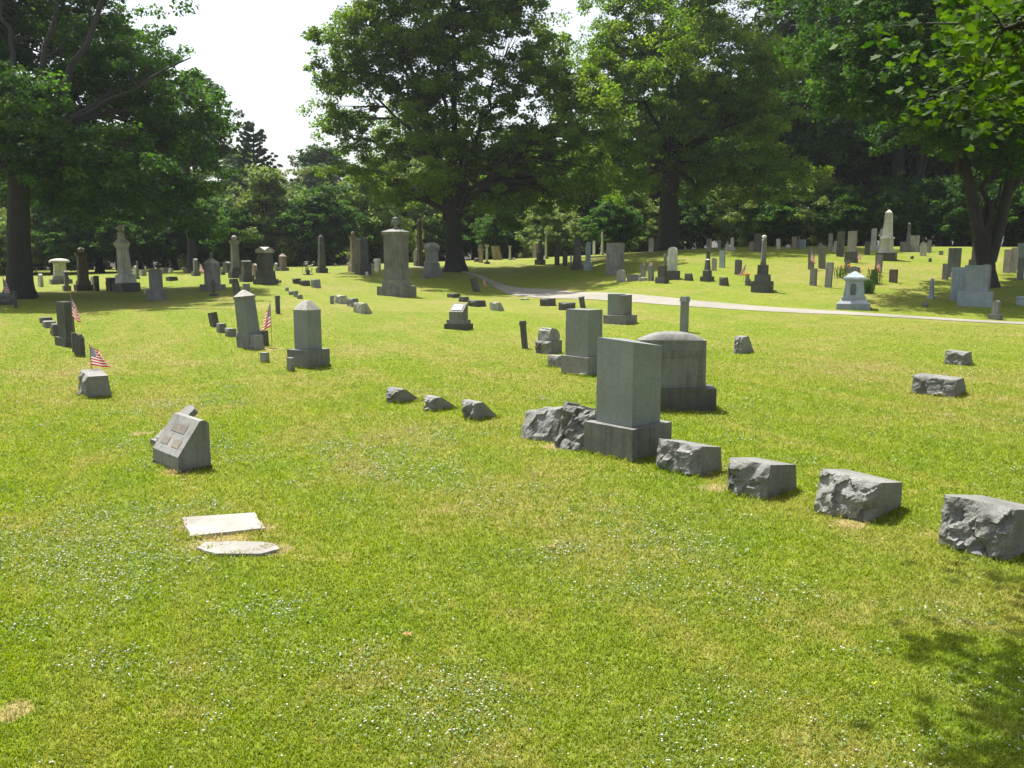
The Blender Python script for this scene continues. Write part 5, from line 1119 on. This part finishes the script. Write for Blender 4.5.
# near maple: trunk outside the right edge, bough with big lobed leaves reaching into the picture
def near_maple():
    rng = np.random.default_rng(77); base = Vector((6.6, 5.0, tz(6.6, 5.0))); root = empty('near_maple_tree', base); tag(root, 'near maple whose bough of big lobed leaves hangs into the upper right corner', 'tree', TG)
    parts = [tube([(0,0,-.3),(0,0,.4),(.03,.02,2.4),(-.05,0,4.4)], [.42,.30,.25,.2], 16)]
    tips = []
    def bough(pts, r0, n=12):
        P = np.array(pts); t = np.linspace(0, 1, n); PP = np.stack([np.interp(t, np.linspace(0,1,len(P)), P[:,i]) for i in range(3)], 1); parts.append(tube(PP, np.linspace(r0, .012, n), 7)); return PP
    lobes = np.array([(0,-.5),(.14,-.30),(.42,-.36),(.34,-.08),(.56,.12),(.30,.14),(.22,.34),(.0,.62),(-.22,.34),(-.30,.14),(-.56,.12),(-.34,-.08),(-.42,-.36),(-.14,-.30)])
    cs = []
    B = [bough([(0,0,3.6),(-.9,.6,4.0),(-1.8,1.2,3.95),(-2.7,1.9,3.7)], .10), bough([(0,0,3.8),(-.7,1.5,4.1),(-1.3,2.9,3.9),(-1.7,4.0,3.7)], .10), bough([(0,0,4.2),(-1.8,.0,4.9),(-3.6,-.3,4.8),(-4.7,-.45,4.3),(-5.5,-.6,4.2)], .12), bough([(0,0,4.2),(-1.8,.6,4.9),(-3.3,1.0,4.8),(-4.6,.9,4.3)], .11), bough([(0,0,4.3),(.6,1.4,6),(.2,2.6,7.2)], .12), bough([(0,0,4.0),(-1,.9,4.7),(-2.1,1.9,4.6)], .09), bough([(0,0,4.0),(-.5,2.0,4.8),(-1.1,4.2,4.7)], .09), bough([(0,0,3.4),(-.8,1.2,3.5),(-1.5,2.6,3.2)], .07), bough([(0,0,4.3),(1.2,.2,5.6),(2.4,.4,6.4)], .12), bough([(0,0,4.3),(-.8,.9,6),(-1.6,1.6,7.4)], .12), bough([(0,0,4.3),(.3,-1.5,5.6),(.2,-2.6,6.3)], .11)]
    for bi, PP in enumerate(B):
        for p in PP[3:]:
            for k in range(11 if bi < 2 else ((28 if np.linalg.norm(p-PP[-1]) < .9 else 2) if bi == 2 else (9 if np.linalg.norm(p-PP[-1]) < .6 else 1) if bi == 3 else 9)):
                q = p + rng.normal(0, .42 if bi < 2 else (.3 if bi in (2,3) else .5), 3)*np.array([1,1,.5]); m = (p+q)/2 + np.array([0,0,.08]); parts.append(tube(bez(p, m, q, 4), [.012,.009,.007,.004], 4)); cs.append((q, bi))
    V = []; Fl = []; rv = []
    for q, bi in cs:
        for k in range(24 if bi < 2 else 17):
            c = q + rng.normal(0, .17, 3)*np.array([1,1,.7]); nrm = np.array([0,0,1.]) + rng.normal(0,.6,3); nrm /= np.linalg.norm(nrm); a = np.cross(nrm, rng.normal(size=3)); a /= np.linalg.norm(a); b = np.cross(nrm, a); s = rng.uniform(.06,.115)
            V.append(c + s*(lobes[:,:1]*a + lobes[:,1:]*b) + nrm*(s*.25*(lobes[:,:1]**2))); rv.append(rng.random())
    # nothing may hang in the open part of the view
    W = np.array([v.mean(0) for v in V]) + np.array(base); keep = []
    V = np.array(V); n = len(V); print('near leaves', n)
    Fc = np.arange(n*14).reshape(n, 14)
    link('crown', np_mesh('crown', V.reshape(-1,3), Fc, {'rnd': rv}), M['leafN'], root)
    V2, F2 = merge(parts); link('trunk', np_mesh('trunk', V2, F2, smooth=True), M['bark'], root)
near_maple()
# ------------------------------------------------------------------ lawn detail, sky, sun, camera
bm = bmesh.new(); frus(bm, -4.0, 32.0, 310, 310); hz = link('haze', bm_mesh(bm, 'haze')); hm, nt, out = newmat('humid_air'); pv = N(nt, 'VolumePrincipled'); pv.inputs['Color'].default_value = (.86,.93,1,1); pv.inputs['Density'].default_value = .0003; pv.inputs['Anisotropy'].default_value = .3
nt.links.new(pv.outputs[0], out.inputs['Volume']); hz.data.materials.append(hm); tag(hz, 'thin bluish summer haze in the air', kind='stuff')
lawn_blades(); clover()
w = bpy.data.worlds.new('World'); scene.world = w; w.use_nodes = True; nt = w.node_tree; nt.nodes.clear()
sky = nt.nodes.new('ShaderNodeTexSky'); sky.sky_type = 'NISHITA'; sky.sun_disc = False; sky.sun_elevation = SUN_EL
sky.sun_rotation = SUN_AZ; sky.air_density = 1.3; sky.dust_density = 4.0; sky.ozone_density = .6; sky.altitude = 100
bg = nt.nodes.new('ShaderNodeBackground'); bg.inputs[1].default_value = .105; o_ = nt.nodes.new('ShaderNodeOutputWorld')
hs_ = nt.nodes.new('ShaderNodeHueSaturation'); hs_.inputs['Saturation'].default_value = .55; nt.links.new(sky.outputs[0], hs_.inputs['Color']); nt.links.new(hs_.outputs[0], bg.inputs[0]); nt.links.new(bg.outputs[0], o_.inputs[0])
sl = bpy.data.lights.new('sun', 'SUN'); sl.energy = 5.0; sl.angle = R(.55); sl.color = (1, .96, .88); so = bpy.data.objects.new('sun', sl); COL.objects.link(so)
so.rotation_euler = (-SUNV).to_track_quat('-Z', 'Y').to_euler()
cam = bpy.data.cameras.new('camera'); cam.sensor_width = 36; cam.lens = F*36/1024; cam.clip_start = .05; cam.clip_end = 1000
co = bpy.data.objects.new('camera', cam); COL.objects.link(co); co.location = (0, 0, CAMH); co.rotation_euler = (R(90)-PITCH, 0, 0); scene.camera = co
vs = scene.view_settings; vs.view_transform = 'Standard'; vs.look = 'None'; vs.exposure = 1.06; vs.gamma = 1; vs.use_curve_mapping = False
scene.cycles.max_bounces = 6; scene.cycles.diffuse_bounces = 3; scene.cycles.transmission_bounces = 4; scene.cycles.use_denoising = True; scene.cycles.transparent_max_bounces = 4
